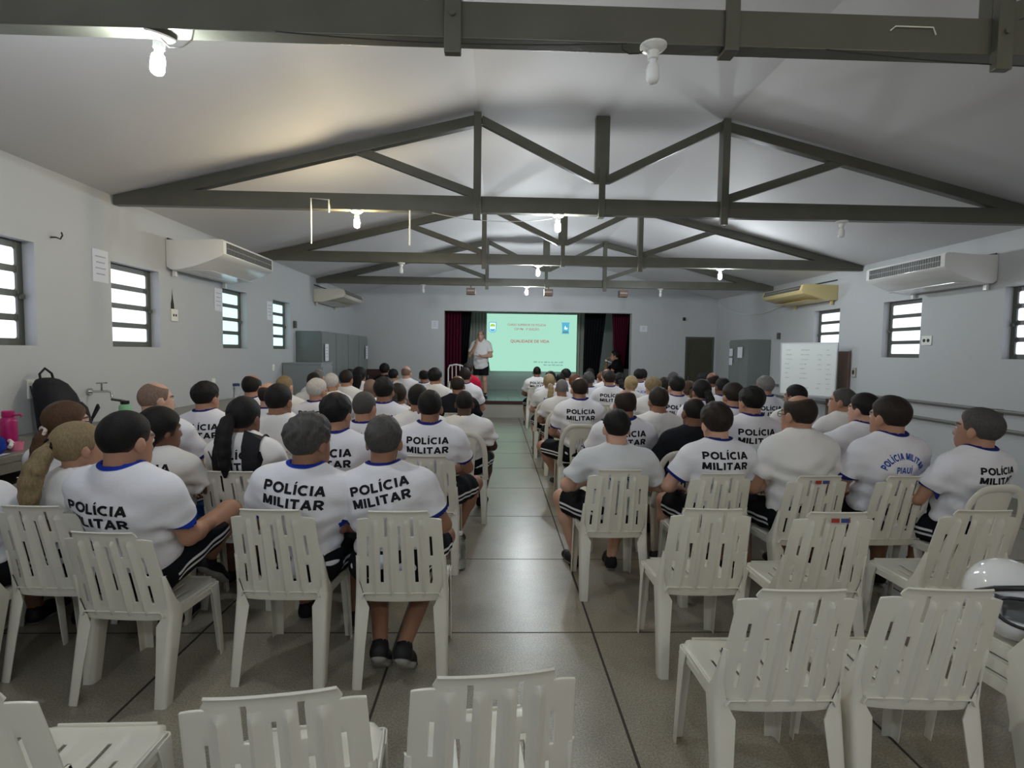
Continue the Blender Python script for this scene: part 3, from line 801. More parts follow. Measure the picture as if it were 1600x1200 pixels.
MB().tube([(.07, .17, .03), (.05, .21, .05), (.0, .25, .055), (-.03, .30, .06)], .012, 6).build('white_cord', M['plasticw'], e, sm=True)
e = tag(empty('paper_sheet', (-2.94, 3.12, .951), R(8)), 'white sheet under the blue bag on the counter edge', 'paper sheet')
MB().box((-.06, -.16, 0), (.06, .2, .0012)).build('sheet', M['paper'], e)
flask(-3.2, 4.78, .951, .047, .185, M['green'], M['black'], 'water_bottle', 'pale green and white bottle with spout on the counter', True)
flask(-3.2, 6.8, .951, .040, .22, M['clear'], M['bluelid'], 'water_bottle', 'clear bottle with a dark blue lid on the counter', neck=False)
# PET bottle on the floor by the aisle
e = tag(empty('plastic_bottle', (-.245, 3.93, 0)), 'clear plastic water bottle on the floor by the aisle', 'bottle')
MB().lathe([(.036, 0), (.042, .01), (.042, .07), (.039, .08), (.042, .09), (.042, .17), (.03, .215), (.014, .245), (.014, .26)], 20).build('bottle_body', M['clear'], e, sm=True)
MB().lathe([(.016, .258), (.017, .262), (.017, .280), (.015, .282)], 16).build('cap', M['plasticw'], e, sm=True)

# tap, sockets and notices on the left wall
e = tag(empty('water_tap', (XL, 4.72, 1.215)), 'chrome tap sticking out of the left wall above the counter', 'tap')
MB().tube([(.0, 0, 0), (.02, 0, 0)], .03, 14).build('wall_flange', M['chrome'], e, sm=True)
mb = MB(); mb.tube([(.0, 0, 0), (.16, 0, .005), (.19, 0, -.005), (.195, 0, -.045)], .011, 10); mb.build('spout', M['chrome'], e, sm=True)
mb = MB(); mb.tube([(.11, 0, .01), (.11, 0, .07)], .008, 8); mb.tube([(.085, -.03, .075), (.135, .03, .075)], .007, 8); mb.build('tap_handle', M['chrome'], e, sm=True)
def plate(y, z, w, h, label, holes=True, m='plasticw', cat='socket'):
    e = tag(empty('wall_socket', (XL, y, z)), label, cat)
    mb = MB(); mb.box((.001, -w/2, -h/2), (.014, w/2, h/2)); mb.build('plate', M[m], e, bevel=.003)
    if holes:
        mb = MB()
        for q in (-.02, .022): mb.tube([(.012, q, .0), (.0155, q, 0)], .015, 10)
        mb.build('socket_hole', M['black'], e)
    return e
plate(4.155, 1.275, .09, .14, 'white socket plate on the left wall beside the backpack', False)
wire('cable', [(XL + .02, 4.12, 1.30), (XL + .05, 4.10, 1.24), (XL + .05, 4.12, 1.18), (XL + .05, 4.22, 1.17), (XL + .05, 4.30, 1.2)], .005, 'wire', 'black cable from the socket plate behind the backpack', 'cable')
plate(5.97, 1.945, .12, .13, 'scorched double socket on the left wall beside the second window', True, 'pvc')
mb = MB(); mb.add([(0, -.03, 0), (0, .035, 0), (0, .03, .06), (0, .012, .13), (0, .0, .23), (0, -.012, .12), (0, -.03, .06)], [(0, 1, 2, 3, 4, 5, 6)]); o = mb.build('soot_mark', M['soot']); o.location = (XL + .0012, 5.95, 2.0); tag(o, 'black soot mark on the wall above the scorched socket', 'mark', kind='structure')
plate(6.75, 1.17, .08, .12, 'small white blank plate low on the left wall', False)
plate(8.55, 1.31, .08, .10, 'small white plate beside the pale grey low cabinet', False)
for y, z, label in ((4.90, 2.30, 'white printed sheet beside the second left window'), (6.92, 2.20, 'white printed sheet beside the third left window'), (8.45, 2.18, 'white printed sheet beside the farthest left window')):
    sheet('paper_notice', XL, -1, y, z, .19, .28, label, 4)
e = tag(empty('wall_hook', (XL, 4.38, 2.44)), 'small dark hook on the left wall beside the nearest window', 'hook')
MB().tube([(.0, 0, .0), (.04, 0, .0), (.06, .015, -.01), (.065, .03, .02), (.055, .035, .045)], .006, 6).build('hook_body', M['black'], e, sm=True)
def fsheet(x, z, w, h, label):
    e = tag(empty('paper_notice', (x, YF - .003, z)), label, 'paper sheet')
    MB().box((-w/2, -.001, -h/2), (w/2, .001, h/2)).build('sheet', M['paper'], e)
    mb = MB()
    for k in range(3): mb.box((-w*.18, -.002, h*(.22 - .2*k)), (w*.18, -.0012, h*(.28 - .2*k)))
    mb.build('print', M['ink'], e)
fsheet(-1.49, 2.24, .16, .20, 'small white sheet on the front wall left of the stage')
fsheet(3.61, 2.22, .18, .15, 'small white sheet on the front wall right of the stage')
e = tag(empty('wall_bracket', (4.60, YF, 2.47)), 'small dark bracket on the front wall above the olive door', 'bracket')
MB().box((-.03, -.05, -.04), (.03, -.001, .04)).build('bracket_body', M['black'], e, bevel=.006)
e = tag(empty('wall_bracket', (XL, 9.44, 2.02)), 'small dark bracket above the corner of the left cabinets', 'bracket')
MB().box((.001, -.03, -.06), (.05, .03, .06)).build('bracket_body', M['cab2'], e, bevel=.006)
e = tag(empty('wall_bracket', (XR, 10.3, 1.98)), 'small dark bracket beside the right grey cabinet', 'bracket')
MB().box((-.05, -.03, -.06), (-.001, .03, .06)).build('bracket_body', M['cab2'], e, bevel=.006)

# ------------------------------------------------------------------ stage: screen and curtains
def curtain(name, x0, x1, y, z0, z1, m, label, amp=.05, n=7, taper=0., tx=0., group='stage curtains'):
    nx, nz = n * 8, 14; vs = []; fs = []
    for j in range(nz + 1):
        t = j / nz; z = z1 + (z0 - z1) * t
        k = 1 - taper * min(1, t * 1.25); c = (x0 + x1) / 2 + tx * t
        for i in range(nx + 1):
            u = i / nx; x = c + (u - .5) * (x1 - x0) * k
            vs.append((x, y + amp * math.sin(u * n * 2 * math.pi + .5 * math.sin(t * 3)) * (.6 + .4 * t), z))
    for j in range(nz):
        for i in range(nx): fs.append((j*(nx+1)+i, j*(nx+1)+i+1, (j+1)*(nx+1)+i+1, (j+1)*(nx+1)+i))
    me = bpy.data.meshes.new(name); me.from_pydata(vs, [], fs); me = thicken(me, .006)
    return tag(link(name, me, M[m]), label, 'curtain', group)
curtain('stage_curtain', -1.45, -.90, 14.0, .42, 2.95, 'maroon', 'maroon curtain at the left side of the stage')
curtain('stage_curtain', -1.14, -.62, 14.35, .42, 2.95, 'blackcloth', 'black curtain beside the maroon one, left of the slide', taper=.25, tx=-.12)
curtain('stage_curtain', -.98, -.30, 17.2, .42, 2.95, 'greycloth', 'grey curtain hanging left of the projected slide', amp=.04)
curtain('stage_curtain', 2.55, 3.12, 17.2, .42, 2.95, 'greycloth', 'wide grey curtain hanging right of the projected slide', amp=.05, n=5)
curtain('stage_curtain', 2.36, 2.95, 14.5, .42, 2.95, 'blackcloth', 'black curtain right of the slide', amp=.04, taper=.30, tx=-.14)
curtain('stage_curtain', 2.98, 3.48, 14.1, .42, 2.95, 'maroon', 'gathered maroon curtain at the right side of the stage', taper=.62, tx=-.02)
curtain('stage_curtain', 3.26, 3.6, 14.3, 1.2, 2.95, 'blackcloth', 'short black curtain behind the gathered maroon one', amp=.03, n=3)
SX0, SX1, SZ0, SZ1 = -.479, 2.69, 1.0, 2.81
SYS = 17.3
e = tag(empty('projection_screen', ((SX0 + SX1) / 2, SYS, SZ0)), 'projected mint-green slide with red title and two crests', 'screen')
sw, sh_ = SX1 - SX0, SZ1 - SZ0
mb = MB(); mb.prism([(-sw/2 + .30, 0), (sw/2 - .06, 0), (sw/2, sh_), (-sw/2, sh_)], -.006, .006); mb.build('slide', M['screen'], e)
mb = MB(); mb.box((-sw/2 - .06, -.03, sh_ + .0), (sw/2 + .06, .03, sh_ + .06)); mb.build('roller_case', M['stagewall'], e)
def slide_text(body, size, u, v, m, bold=.0, nm='lettering', fw=1.):
    V, F = text_mesh(body, size, bold, font_w=fw)
    vs = [(-sw/2 + u * sw + x, -.009, sh_ * (1 - v) + y) for x, y, z in V]
    MB().add(vs, F).build(nm, M[m], e)
slide_text('CURSO SUPERIOR DE POLÍCIA', .095, .455, .19, 'slidered', .012, fw=.95)
slide_text('CSP PM - 3ª EDIÇÃO', .095, .455, .265, 'slidered', .012, fw=.95)
slide_text('QUALIDADE DE VIDA', .125, .488, .475, 'slidered', .026, fw=1.02)
mb = MB(); r2 = random.Random(5)
for v, a, b in ((.835, .53, .84), (.885, .63, .84)):
    x = a
    while x < b - .01:
        w = min(b - x, r2.uniform(.02, .05)); y0 = sh_ * (1 - v); xx = -sw/2 + x * sw
        q = xx
        while q < xx + w * sw - .012:
            hh = r2.choice((.035, .035, .05)); mb.box((q, -.010, y0 - .02), (q + .011, -.008, y0 - .02 + hh)); q += .019
        x += w + .008
mb.build('caption_lines', M['slidedark'], e)
def poly_on(pts, u, v, m, nm, dy=-.009, par=None):
    return MB().prism([(-sw/2 + u * sw + a, sh_ * (1 - v) + b) for a, b in pts], dy - .001, dy).build(nm, M[m], par or e)
shield = [(-.115, .16), (.115, .16), (.125, .1), (.115, -.12), (.06, -.165), (0, -.175), (-.06, -.165), (-.115, -.12), (-.125, .1)]
c1 = poly_on(shield, .115, .235, 'slideblue', 'state_crest')
poly_on([(a * .8, b * .86) for a, b in shield], .115, .235, 'slidewhite', 'crest_field', -.011, c1)
poly_on([(-.085, .02), (.085, .02), (.075, .07), (.03, .1), (-.03, .1), (-.075, .07)], .115, .235, 'slidegreen', 'crest_hill', -.013, c1)
poly_on([(-.085, -.06), (.085, -.06), (.06, -.125), (0, -.14), (-.06, -.125)], .115, .235, 'slideblue', 'crest_river', -.013, c1)
rect = [(-.115, -.18), (.115, -.18), (.105, -.1), (.115, .13), (.13, .18), (-.13, .18), (-.115, .13), (-.105, -.1)]
c2 = poly_on(rect, .845, .235, 'slideblue', 'unit_crest')
poly_on([(-.045, -.03), (.02, -.05), (.07, -.02), (.05, .02), (.015, .01), (.0, .075), (-.03, .05)], .845, .235, 'slidewhite', 'crest_bird', -.011, c2)
poly_on([(-.09, -.15), (.09, -.15), (.085, -.10), (-.085, -.10)], .845, .235, 'slidedark', 'crest_band', -.011, c2)

# two looped white chairs at the left end of the stage
def loop_chair(x, y, rz, label):
    e = tag(empty('looped_chair', (x, y, .40), R(rz)), label, 'chair', 'looped chairs on the stage')
    link('seat', SEAT_A, M['plasticw'], e)
    for l in LEGS: link('leg', l, M['plasticw'], e)
    mb = MB(); 
    def loop(w, z1): return [(-w, -.18, .43), (-w, -.22, z1 - .12), (-w * .8, -.245, z1 - .03), (0, -.25, z1), (w * .8, -.245, z1 - .03), (w, -.22, z1 - .12), (w, -.18, .43)]
    mb.tube(loop(.20, .87), .02, 8); mb.build('backrest_loop', M['plasticw'], e, sm=True)
    for q in (-.1, .0, .1):
        mb = MB(); mb.tube([(q, -.18, .43), (q, -.24, .84)], .014, 8); mb.build('backrest_slat', M['plasticw'], e, sm=True)
loop_chair(-.98, 13.68, 188, 'white looped plastic chair on the stage left of the speaker')
# ------------------------------------------------------------------ bodies: smooth distance fields turned into one continuous mesh
f32 = np.float32
def nrm(a): return np.sqrt((a * a).sum(-1))
def ell(p, c, r):
    q = (p - np.array(c, f32)) / np.array(r, f32); k0 = nrm(q); k1 = nrm(q / np.array(r, f32))
    return k0 * (k0 - 1) / (k1 + 1e-6)
def cone(p, a, b, ra, rb):
    a = np.array(a, f32); ba = np.array(b, f32) - a
    t = np.clip(((p - a) @ ba) / float(ba @ ba), 0, 1)
    return nrm(p - a - t[:, None] * ba) - (ra + (rb - ra) * t)
def smin(a, b, k):
    h = np.maximum(k - np.abs(a - b), 0) / k
    return np.minimum(a, b) - h * h * k * .25
def smax(a, b, k): return -smin(-a, -b, k)
def union(ds, k):
    d = ds[0]
    for e in ds[1:]: d = smin(d, e, k)
    return d

def surface_nets(fn, lo, hi, h):
    lo = np.array(lo, f32); B = 4
    nb = np.maximum(1, np.ceil((np.array(hi) - lo) / (B * h)).astype(int)); n = nb * B
    g = np.stack(np.meshgrid(*[np.arange(k) for k in nb], indexing='ij'), -1).reshape(-1, 3)
    cen = lo + (g * B + (B - 1) / 2).astype(f32) * f32(h)
    fc = fn(cen.astype(f32))
    rad = math.sqrt(3) / 2 * B * h * 1.55
    act = np.abs(fc) < rad
    F = np.repeat(np.repeat(np.repeat(np.where(fc < 0, -1, 1).astype(f32).reshape(nb), B, 0), B, 1), B, 2)
    ga = g[act]
    off = np.stack(np.meshgrid(*[np.arange(B)] * 3, indexing='ij'), -1).reshape(-1, 3)
    idx = (ga[:, None, :] * B + off[None]).reshape(-1, 3)
    F[idx[:, 0], idx[:, 1], idx[:, 2]] = fn((lo + idx.astype(f32) * f32(h)).astype(f32))
    F[0] = np.maximum(F[0], .001); F[-1] = np.maximum(F[-1], .001); F[:, 0] = np.maximum(F[:, 0], .001); F[:, -1] = np.maximum(F[:, -1], .001); F[:, :, 0] = np.maximum(F[:, :, 0], .001); F[:, :, -1] = np.maximum(F[:, :, -1], .001)
    S = F < 0
    c = S[:-1, :-1, :-1].astype(np.int8)
    for i, j, k in ((1,0,0),(0,1,0),(0,0,1),(1,1,0),(1,0,1),(0,1,1),(1,1,1)):
        c = c + S[i:n[0]-1+i, j:n[1]-1+j, k:n[2]-1+k]
    cells = np.argwhere((c > 0) & (c < 8))
    cid = np.full(c.shape, -1, np.int32); cid[cells[:, 0], cells[:, 1], cells[:, 2]] = np.arange(len(cells))
    co = [(i, j, k) for i in (0, 1) for j in (0, 1) for k in (0, 1)]
    val = [F[cells[:, 0]+i, cells[:, 1]+j, cells[:, 2]+k] for i, j, k in co]
    acc = np.zeros((len(cells), 3), f32); cnt = np.zeros(len(cells), f32)
    for a in range(8):
        for b in range(a + 1, 8):
            d = np.array(co[b]) - np.array(co[a])
            if np.abs(d).sum() != 1: continue
            m = (val[a] < 0) != (val[b] < 0)
            t = np.where(m, val[a] / np.where(m, val[a] - val[b], 1), 0)
            acc += np.where(m[:, None], np.array(co[a], f32) + t[:, None] * d.astype(f32), 0); cnt += m
    V = lo + (cells + acc / cnt[:, None]) * f32(h)
    Q = []
    for ax in range(3):
        o1, o2 = [(1, 2), (2, 0), (0, 1)][ax]
        sl0 = [slice(None)] * 3; sl1 = [slice(None)] * 3; sl0[ax] = slice(0, -1); sl1[ax] = slice(1, None)
        A, Bb = S[tuple(sl0)], S[tuple(sl1)]
        e = np.argwhere(A != Bb)
        e = e[(e[:, o1] > 0) & (e[:, o2] > 0) & (e[:, o1] < n[o1] - 1) & (e[:, o2] < n[o2] - 1)]
        s = A[e[:, 0], e[:, 1], e[:, 2]]
        def cc(d1, d2):
            q = e.copy(); q[:, o1] -= d1; q[:, o2] -= d2; return cid[q[:, 0], q[:, 1], q[:, 2]]
        q = np.stack([cc(1, 1), cc(0, 1), cc(0, 0), cc(1, 0)], 1)
        q[~s] = q[~s][:, ::-1]
        Q.append(q[(q >= 0).all(1)])
    return V, np.concatenate(Q)

def np_mesh(name, V, Q, attrs=None):
    me = bpy.data.meshes.new(name)
    me.vertices.add(len(V)); me.vertices.foreach_set('co', np.ascontiguousarray(V, f32).ravel())
    me.loops.add(Q.size); me.loops.foreach_set('vertex_index', np.ascontiguousarray(Q, np.int32).ravel())
    me.polygons.add(len(Q)); me.polygons.foreach_set('loop_start', np.arange(0, Q.size, 4, dtype=np.int32))
    me.polygons.foreach_set('use_smooth', np.ones(len(Q), bool))
    me.update(calc_edges=True)
    for k, v in (attrs or {}).items():
        a = me.attributes.new(k, 'FLOAT', 'POINT'); a.data.foreach_set('value', np.ascontiguousarray(v, f32))
    return me

def rot(z=0., x=0., y=0.):
    return np.array(Matrix.Rotation(R(z), 3, 'Z') @ Matrix.Rotation(R(y), 3, 'Y') @ Matrix.Rotation(R(x), 3, 'X'), f32)

# one relaxed right hand: palm, four unequal bent fingers, thumb from the side of the palm (wrist at origin, fingers +y, back of hand +z)
def make_hand(curl):
    fing = []
    for x, L, sp in ((-.029, .070, -.10), (-.0095, .080, -.03), (.010, .074, .04), (.028, .058, .12)):
        p = np.array([x, .088 - abs(x + .005) * .25, .0]); a = .25 * curl; pts = [p]
        for q, l in ((0, .45), (1, .31), (2, .24)):
            d = np.array([sp * math.cos(a), math.cos(a), -math.sin(a)]); p = p + d * L * l; pts.append(p); a += .55 * curl
        fing.append(pts)
    th = [np.array([-.026, .018, -.006]), np.array([-.052, .048, -.016]), np.array([-.058, .078, -.026]), np.array([-.050, .098, -.034])]
    def fn(p):
        d = union([ell(p, (0, .048, 0), (.041, .052, .0155)), ell(p, (0, .075, .001), (.040, .022, .0125)), cone(p, (0, -.03, 0), (0, .02, 0), .026, .024), ell(p, (-.024, .035, -.008), (.017, .032, .014))], .02)
        for pts in fing:
            for i in range(3): d = smin(d, cone(p, pts[i], pts[i+1], (.0095, .0088, .008)[i], (.0088, .008, .0068)[i]), .005)
        for i in range(3): d = smin(d, cone(p, th[i], th[i+1], (.013, .0115, .010)[i], (.0115, .010, .008)[i]), .008)
        return d
    return surface_nets(fn, (-.085, -.06, -.10), (.085, .19, .04), .0042)
HAND_V, HAND_Q = make_hand(1.0)
FLAT_V, FLAT_Q = make_hand(.25)

# shared shoe and sock
def make_shoe():
    def fn(p):
        d = union([cone(p, (0, -.055, .045), (0, .06, .042), .040, .045), cone(p, (0, .06, .036), (.004, .155, .030), .046, .038), cone(p, (0, -.05, .05), (0, -.045, .085), .038, .040)], .03)
        d = np.maximum(d, -p[:, 2] + .002)
        d = np.maximum(d, -cone(p, (0, -.045, .075), (0, -.045, .16), .030, .034))
        return d
    return surface_nets(fn, (-.07, -.13, -.02), (.07, .22, .15), .0075)
V, Q = make_shoe()
SHOE = np_mesh('shoe', V, Q, {'sole': .024 + .004 * np.sin(V[:, 1] * 30) - V[:, 2]})
mb = MB(); mb.tube([(0, -.045, .05), (0, -.042, .10), (0, -.035, .17)], [.034, .032, .039], 14); SOCK = mb.mesh('sock', sm=True)
mb = MB(); mb.lathe([(.0005, .0125), (.0045, .0118), (.0062, .0110)] + [(.0125 * math.sin(R(a)), .0125 * math.cos(R(a))) for a in range(32, 181, 18)], 14)
EYE = mb.mesh('eye', sm=True)
for p in EYE.polygons: p.material_index = 1 if (p.center.z > .0108) else 0

SKIN = {'l': (.58, .34, .25), 'm': (.44, .235, .155), 't': (.30, .150, .095), 'b': (.20, .095, .058), 'd': (.085, .042, .028)}
for k, c in SKIN.items():
    m = mat('skin_' + k, c, .48, .4, var=.07, vscale=9, bump=.04, bscale=120)
    attr_mix(m, 'lip', (c[0] * .72, c[1] * .48, c[2] * .5), .002); attr_mix(m, 'brow', (.03, .02, .015), .002)
    try:
        b = m.node_tree.nodes['Principled BSDF']; b.inputs['Subsurface Weight'].default_value = .0
    except Exception: pass
    M['skin_' + k] = m
HAIR = {'black': (.010, .009, .009), 'dark': (.022, .016, .013), 'brown': (.075, .038, .020), 'reddish': (.13, .055, .028), 'grey': (.17, .165, .16), 'dgrey': (.065, .062, .060), 'white': (.50, .48, .46), 'blonde': (.36, .27, .145), 'dblonde': (.235, .175, .095), 'stub': (.20, .135, .105)}
def hair_mat(k, c):
    m = mat('hair_' + k, c, .62, .22); nt = m.node_tree; b = nt.nodes['Principled BSDF']
    tc = nt.nodes.new('ShaderNodeTexCoord'); mp = nt.nodes.new('ShaderNodeMapping'); mp.inputs['Scale'].default_value = (260, 90, 40)
    nt.links.new(tc.outputs['Object'], mp.inputs[0])
    n = nt.nodes.new('ShaderNodeTexNoise'); n.inputs['Scale'].default_value = 1; n.inputs['Detail'].default_value = 3; nt.links.new(mp.outputs[0], n.inputs['Vector'])
    mx = nt.nodes.new('ShaderNodeMix'); mx.data_type = 'RGBA'; v = .6
    mx.inputs[6].default_value = (*[x * (1 - v) for x in c], 1); mx.inputs[7].default_value = (*[min(1, x * (1 + v)) for x in c], 1)
    nt.links.new(n.outputs['Fac'], mx.inputs[0])
    at = nt.nodes.new('ShaderNodeAttribute'); at.attribute_name = 'edge'
    n3 = nt.nodes.new('ShaderNodeTexNoise'); n3.inputs['Scale'].default_value = 170; n3.inputs['Detail'].default_value = 2; nt.links.new(tc.outputs['Object'], n3.inputs['Vector'])
    ma = nt.nodes.new('ShaderNodeMath'); ma.operation = 'MULTIPLY_ADD'; ma.inputs[1].default_value = .022; ma.inputs[2].default_value = -.012; nt.links.new(n3.outputs['Fac'], ma.inputs[0])
    ad = nt.nodes.new('ShaderNodeMath'); ad.operation = 'ADD'; nt.links.new(at.outputs['Fac'], ad.inputs[0]); nt.links.new(ma.outputs[0], ad.inputs[1])
    mr = nt.nodes.new('ShaderNodeMapRange'); mr.inputs['From Min'].default_value = -.004; mr.inputs['From Max'].default_value = .030; nt.links.new(ad.outputs[0], mr.inputs['Value'])
    m2 = nt.nodes.new('ShaderNodeMix'); m2.data_type = 'RGBA'; m2.inputs[6].default_value = (*[x * .45 + y for x, y in zip(c, (.105, .056, .038))], 1)
    nt.links.new(mr.outputs['Result'], m2.inputs[0]); nt.links.new(mx.outputs[2], m2.inputs[7]); nt.links.new(m2.outputs[2], b.inputs['Base Color'])
    bp = nt.nodes.new('ShaderNodeBump'); bp.inputs['Strength'].default_value = .5; bp.inputs['Distance'].default_value = .004
    nt.links.new(n.outputs['Fac'], bp.inputs['Height']); nt.links.new(bp.outputs['Normal'], b.inputs['Normal'])
    return m
for k, c in HAIR.items(): M['hair_' + k] = hair_mat(k, c)
def cloth(name, c, trim=None):
    m = mat(name, c, .85, .15, bump=.42, bscale=11, var=.02, vscale=6)
    if trim: attr_mix(m, 'trim', trim, .0015)
    return m
NAVY = (.012, .02, .16)
M['shirt_tb'] = cloth('white_shirt_blue_trim', (.80, .80, .86), NAVY)
M['shirt_tr'] = cloth('white_shirt_royal_trim', (.80, .80, .86), (.01, .035, .33))
M['shirt_tw'] = cloth('plain_white_shirt', (.80, .79, .79))
M['shirt_gy'] = cloth('pale_grey_shirt', (.66, .68, .71))
M['shirt_bk'] = cloth('black_shirt', (.012, .013, .018))
M['shirt_rd'] = cloth('red_shirt', (.55, .015, .055))
M['shirt_st'] = cloth('stage_black_shirt', (.006, .007, .010))
M['shorts'] = cloth('black_shorts', (.008, .009, .012)); attr_mix(M['shorts'], 'stripe', (.75, .75, .78), .0015)
M['shorts_g'] = cloth('green_black_shorts', (.010, .03, .012)); attr_mix(M['shorts_g'], 'stripe', (.04, .35, .06), .0015)
M['shorts_b'] = cloth('blue_shorts', (.012, .045, .16)); attr_mix(M['shorts_b'], 'stripe', (.02, .1, .4), .0015)
M['shorts_r'] = cloth('red_shorts', (.5, .02, .04)); attr_mix(M['shorts_r'], 'stripe', (.6, .05, .08), .0015)
M['shoe'] = mat('dark_shoe', (.012, .012, .014), .6, .3); attr_mix(M['shoe'], 'sole', (.35, .35, .34), .0015)
M['shoe2'] = mat('navy_shoe', (.02, .03, .06), .6, .3); attr_mix(M['shoe2'], 'sole', (.5, .5, .5), .0015)
M['shoe3'] = mat('maroon_shoe', (.05, .012, .015), .6, .3); attr_mix(M['shoe3'], 'sole', (.7, .7, .7), .0015)
M['sockb'] = mat('black_sock', (.012, .012, .014), .9, .1); M['sockw'] = mat('white_sock', (.75, .75, .74), .9, .1)
M['printk'] = mat('black_print', (.012, .012, .015), .7, .2); M['printb'] = mat('blue_print', (.02, .07, .36), .7, .2); M['printw'] = mat('white_print', (.75, .75, .75), .7, .2)
M['eyew'] = mat('eye_white', (.7, .68, .66), .2, .5); M['iris'] = mat('dark_iris', (.02, .012, .008), .1, .5)
M['capcloth'] = mat('black_cap_cloth', (.010, .011, .014), .8, .2, bump=.2, bscale=30)
M['glass'] = mat('spectacle_frame', (.02, .018, .018), .3, .5)
M['tie'] = mat('hair_tie_black', (.01, .01, .01), .8, .2); M['scrunchie'] = mat('pale_scrunchie', (.7, .6, .55), .8, .2)

TXT = {}
def arc(cx, cy, rx, ry, a0, a1, n=18): return [(cx + rx * math.cos(R(a0 + (a1 - a0) * k / n)), cy + ry * math.sin(R(a0 + (a1 - a0) * k / n))) for k in range(n + 1)]
BOWL = [(.1, .9), (.42, .9), (.57, .85), (.64, .74), (.64, .62), (.57, .51), (.42, .45), (.1, .45)]
GL = {'P': (.76, [[(.1, 0), (.1, 1)], BOWL]), 'O': (1.0, [arc(.5, .5, .4, .41, 0, 360)]), 'L': (.68, [[(.1, 1), (.1, 0)], [(.1, .1), (.64, .1)]]), 'I': (.24, [[(.1, 0), (.1, 1)]]),
      'C': (.92, [arc(.5, .5, .4, .41, 48, 312)]), 'A': (.90, [[(.08, 0), (.44, .98)], [(.44, .98), (.80, 0)], [(.2, .3), (.68, .3)]]), 'M': (.94, [[(.1, 0), (.1, 1)], [(.13, .97), (.45, .08)], [(.45, .08), (.77, .97)], [(.8, 0), (.8, 1)]]),
      'T': (.78, [[(.38, 0), (.38, 1)], [(0, .9), (.76, .9)]]), 'R': (.80, [[(.1, 0), (.1, 1)], BOWL, [(.36, .45), (.68, 0)]]), 'D': (.84, [[(.1, 0), (.1, 1)], [(.1, .9), (.4, .9), (.58, .82), (.7, .62), (.7, .38), (.58, .18), (.4, .1), (.1, .1)]]),
      'U': (.80, [[(.1, 1), (.1, .35), (.18, .16), (.38, .09), (.58, .16), (.66, .35), (.66, 1)]]), 'E': (.70, [[(.1, 0), (.1, 1)], [(.1, .9), (.64, .9)], [(.1, .5), (.58, .5)], [(.1, .1), (.64, .1)]]),
      'S': (.72, [[(.6, .72), (.52, .86), (.34, .91), (.16, .84), (.1, .7), (.2, .56), (.5, .46), (.6, .3), (.52, .15), (.34, .09), (.14, .16), (.08, .3)]]), ' ': (.3, [])}
ACC = {'Í': ('I', [[(.05, 1.10), (.20, 1.30)]]), 'Ç': ('C', [[(.52, .02), (.45, -.2)]]), 'Õ': ('O', [[(.25, 1.15), (.4, 1.22), (.6, 1.13), (.75, 1.2)]])}
def block_text(body, h, s=.215, xs=1., gap=.13):
    """heavy block capitals drawn as strokes, centred on the origin"""
    vs, fs = [], []; x = 0.
    for ch in body:
        base, extra = ACC.get(ch, (ch, [])); w, st = GL[base]
        for pl, t in [(p, s) for p in st] + [(p, .13) for p in extra]:
            for k in range(len(pl) - 1):
                a = np.array(pl[k]); b = np.array(pl[k + 1]); dd = b - a; L = np.linalg.norm(dd); dd = dd / L; n = np.array([-dd[1], dd[0]])
                if k > 0: a = a - dd * t * .22
                if k < len(pl) - 2: b = b + dd * t * .22
                o = len(vs)
                for q in (a + n * t / 2, a - n * t / 2, b - n * t / 2, b + n * t / 2): vs.append((x + q[0], q[1], 0.))
                fs.append((o, o + 1, o + 2, o + 3))
        x += w + gap
    V = np.array(vs, f32); V[:, 0] -= (x - gap) / 2; V[:, 1] -= .5
    V[:, 0] *= h * xs; V[:, 1] *= h
    return V, fs
def get_text(kind):
    if kind in TXT: return TXT[kind]
    if kind == 'PM':
        a, fa = block_text('POLÍCIA', .046, .25, 1.17); b, fb = block_text('MILITAR', .046, .25, 1.20)
        a[:, 1] += .033; b[:, 1] -= .033
        V = np.concatenate([a, b]); F = fa + [tuple(i + len(a) for i in f) for f in fb]; r = (V, F, 'printk')
    else:
        body, c, rad, sz, xs = {'ARC': ('POLÍCIA MILITAR', 'printb', .125, .036, .70), 'ARCDO': ('POLÍCIA MILITAR DO PIAUÍ', 'printb', .185, .030, .82), 'ARCK': ('POLÍCIA MILITAR', 'printk', .16, .034, .85), 'OPS': ('OPERAÇÕES', 'printw', .16, .032, .9), 'SM': ('POLÍCIA', 'printb', 9., .04, 1.)}[kind]
        V, F = block_text(body, sz, .23, xs)
        th = V[:, 0] / rad; rr = rad + V[:, 1]
        V = np.stack([rr * np.sin(th), rr * np.cos(th) - rad, V[:, 2]], 1)
        if kind == 'ARC':
            a, fa = block_text('PIAUÍ', .036, .2, .72); a[:, 1] -= .080
            F = F + [tuple(i + len(V) for i in f) for f in fa]; V = np.concatenate([V, a])
        r = (V, F, c)
    # cut long print edges so that the lettering follows the cloth
    me = bpy.data.meshes.new('t'); me.from_pydata([tuple(v) for v in r[0]], [], r[1]); bm = bmesh.new(); bm.from_mesh(me)
    bmesh.ops.triangulate(bm, faces=bm.faces)
    for _ in range(2):
        ed = [e for e in bm.edges if e.calc_length() > .022]
        if ed: bmesh.ops.subdivide_edges(bm, edges=ed, cuts=1); bmesh.ops.triangulate(bm, faces=bm.faces)
    bm.verts.index_update(); V = np.array([v.co for v in bm.verts], f32); F = [tuple(v.index for v in f.verts) for f in bm.faces]; bm.free(); bpy.data.meshes.remove(me)
    TXT[kind] = (V, F, r[2]); return TXT[kind]

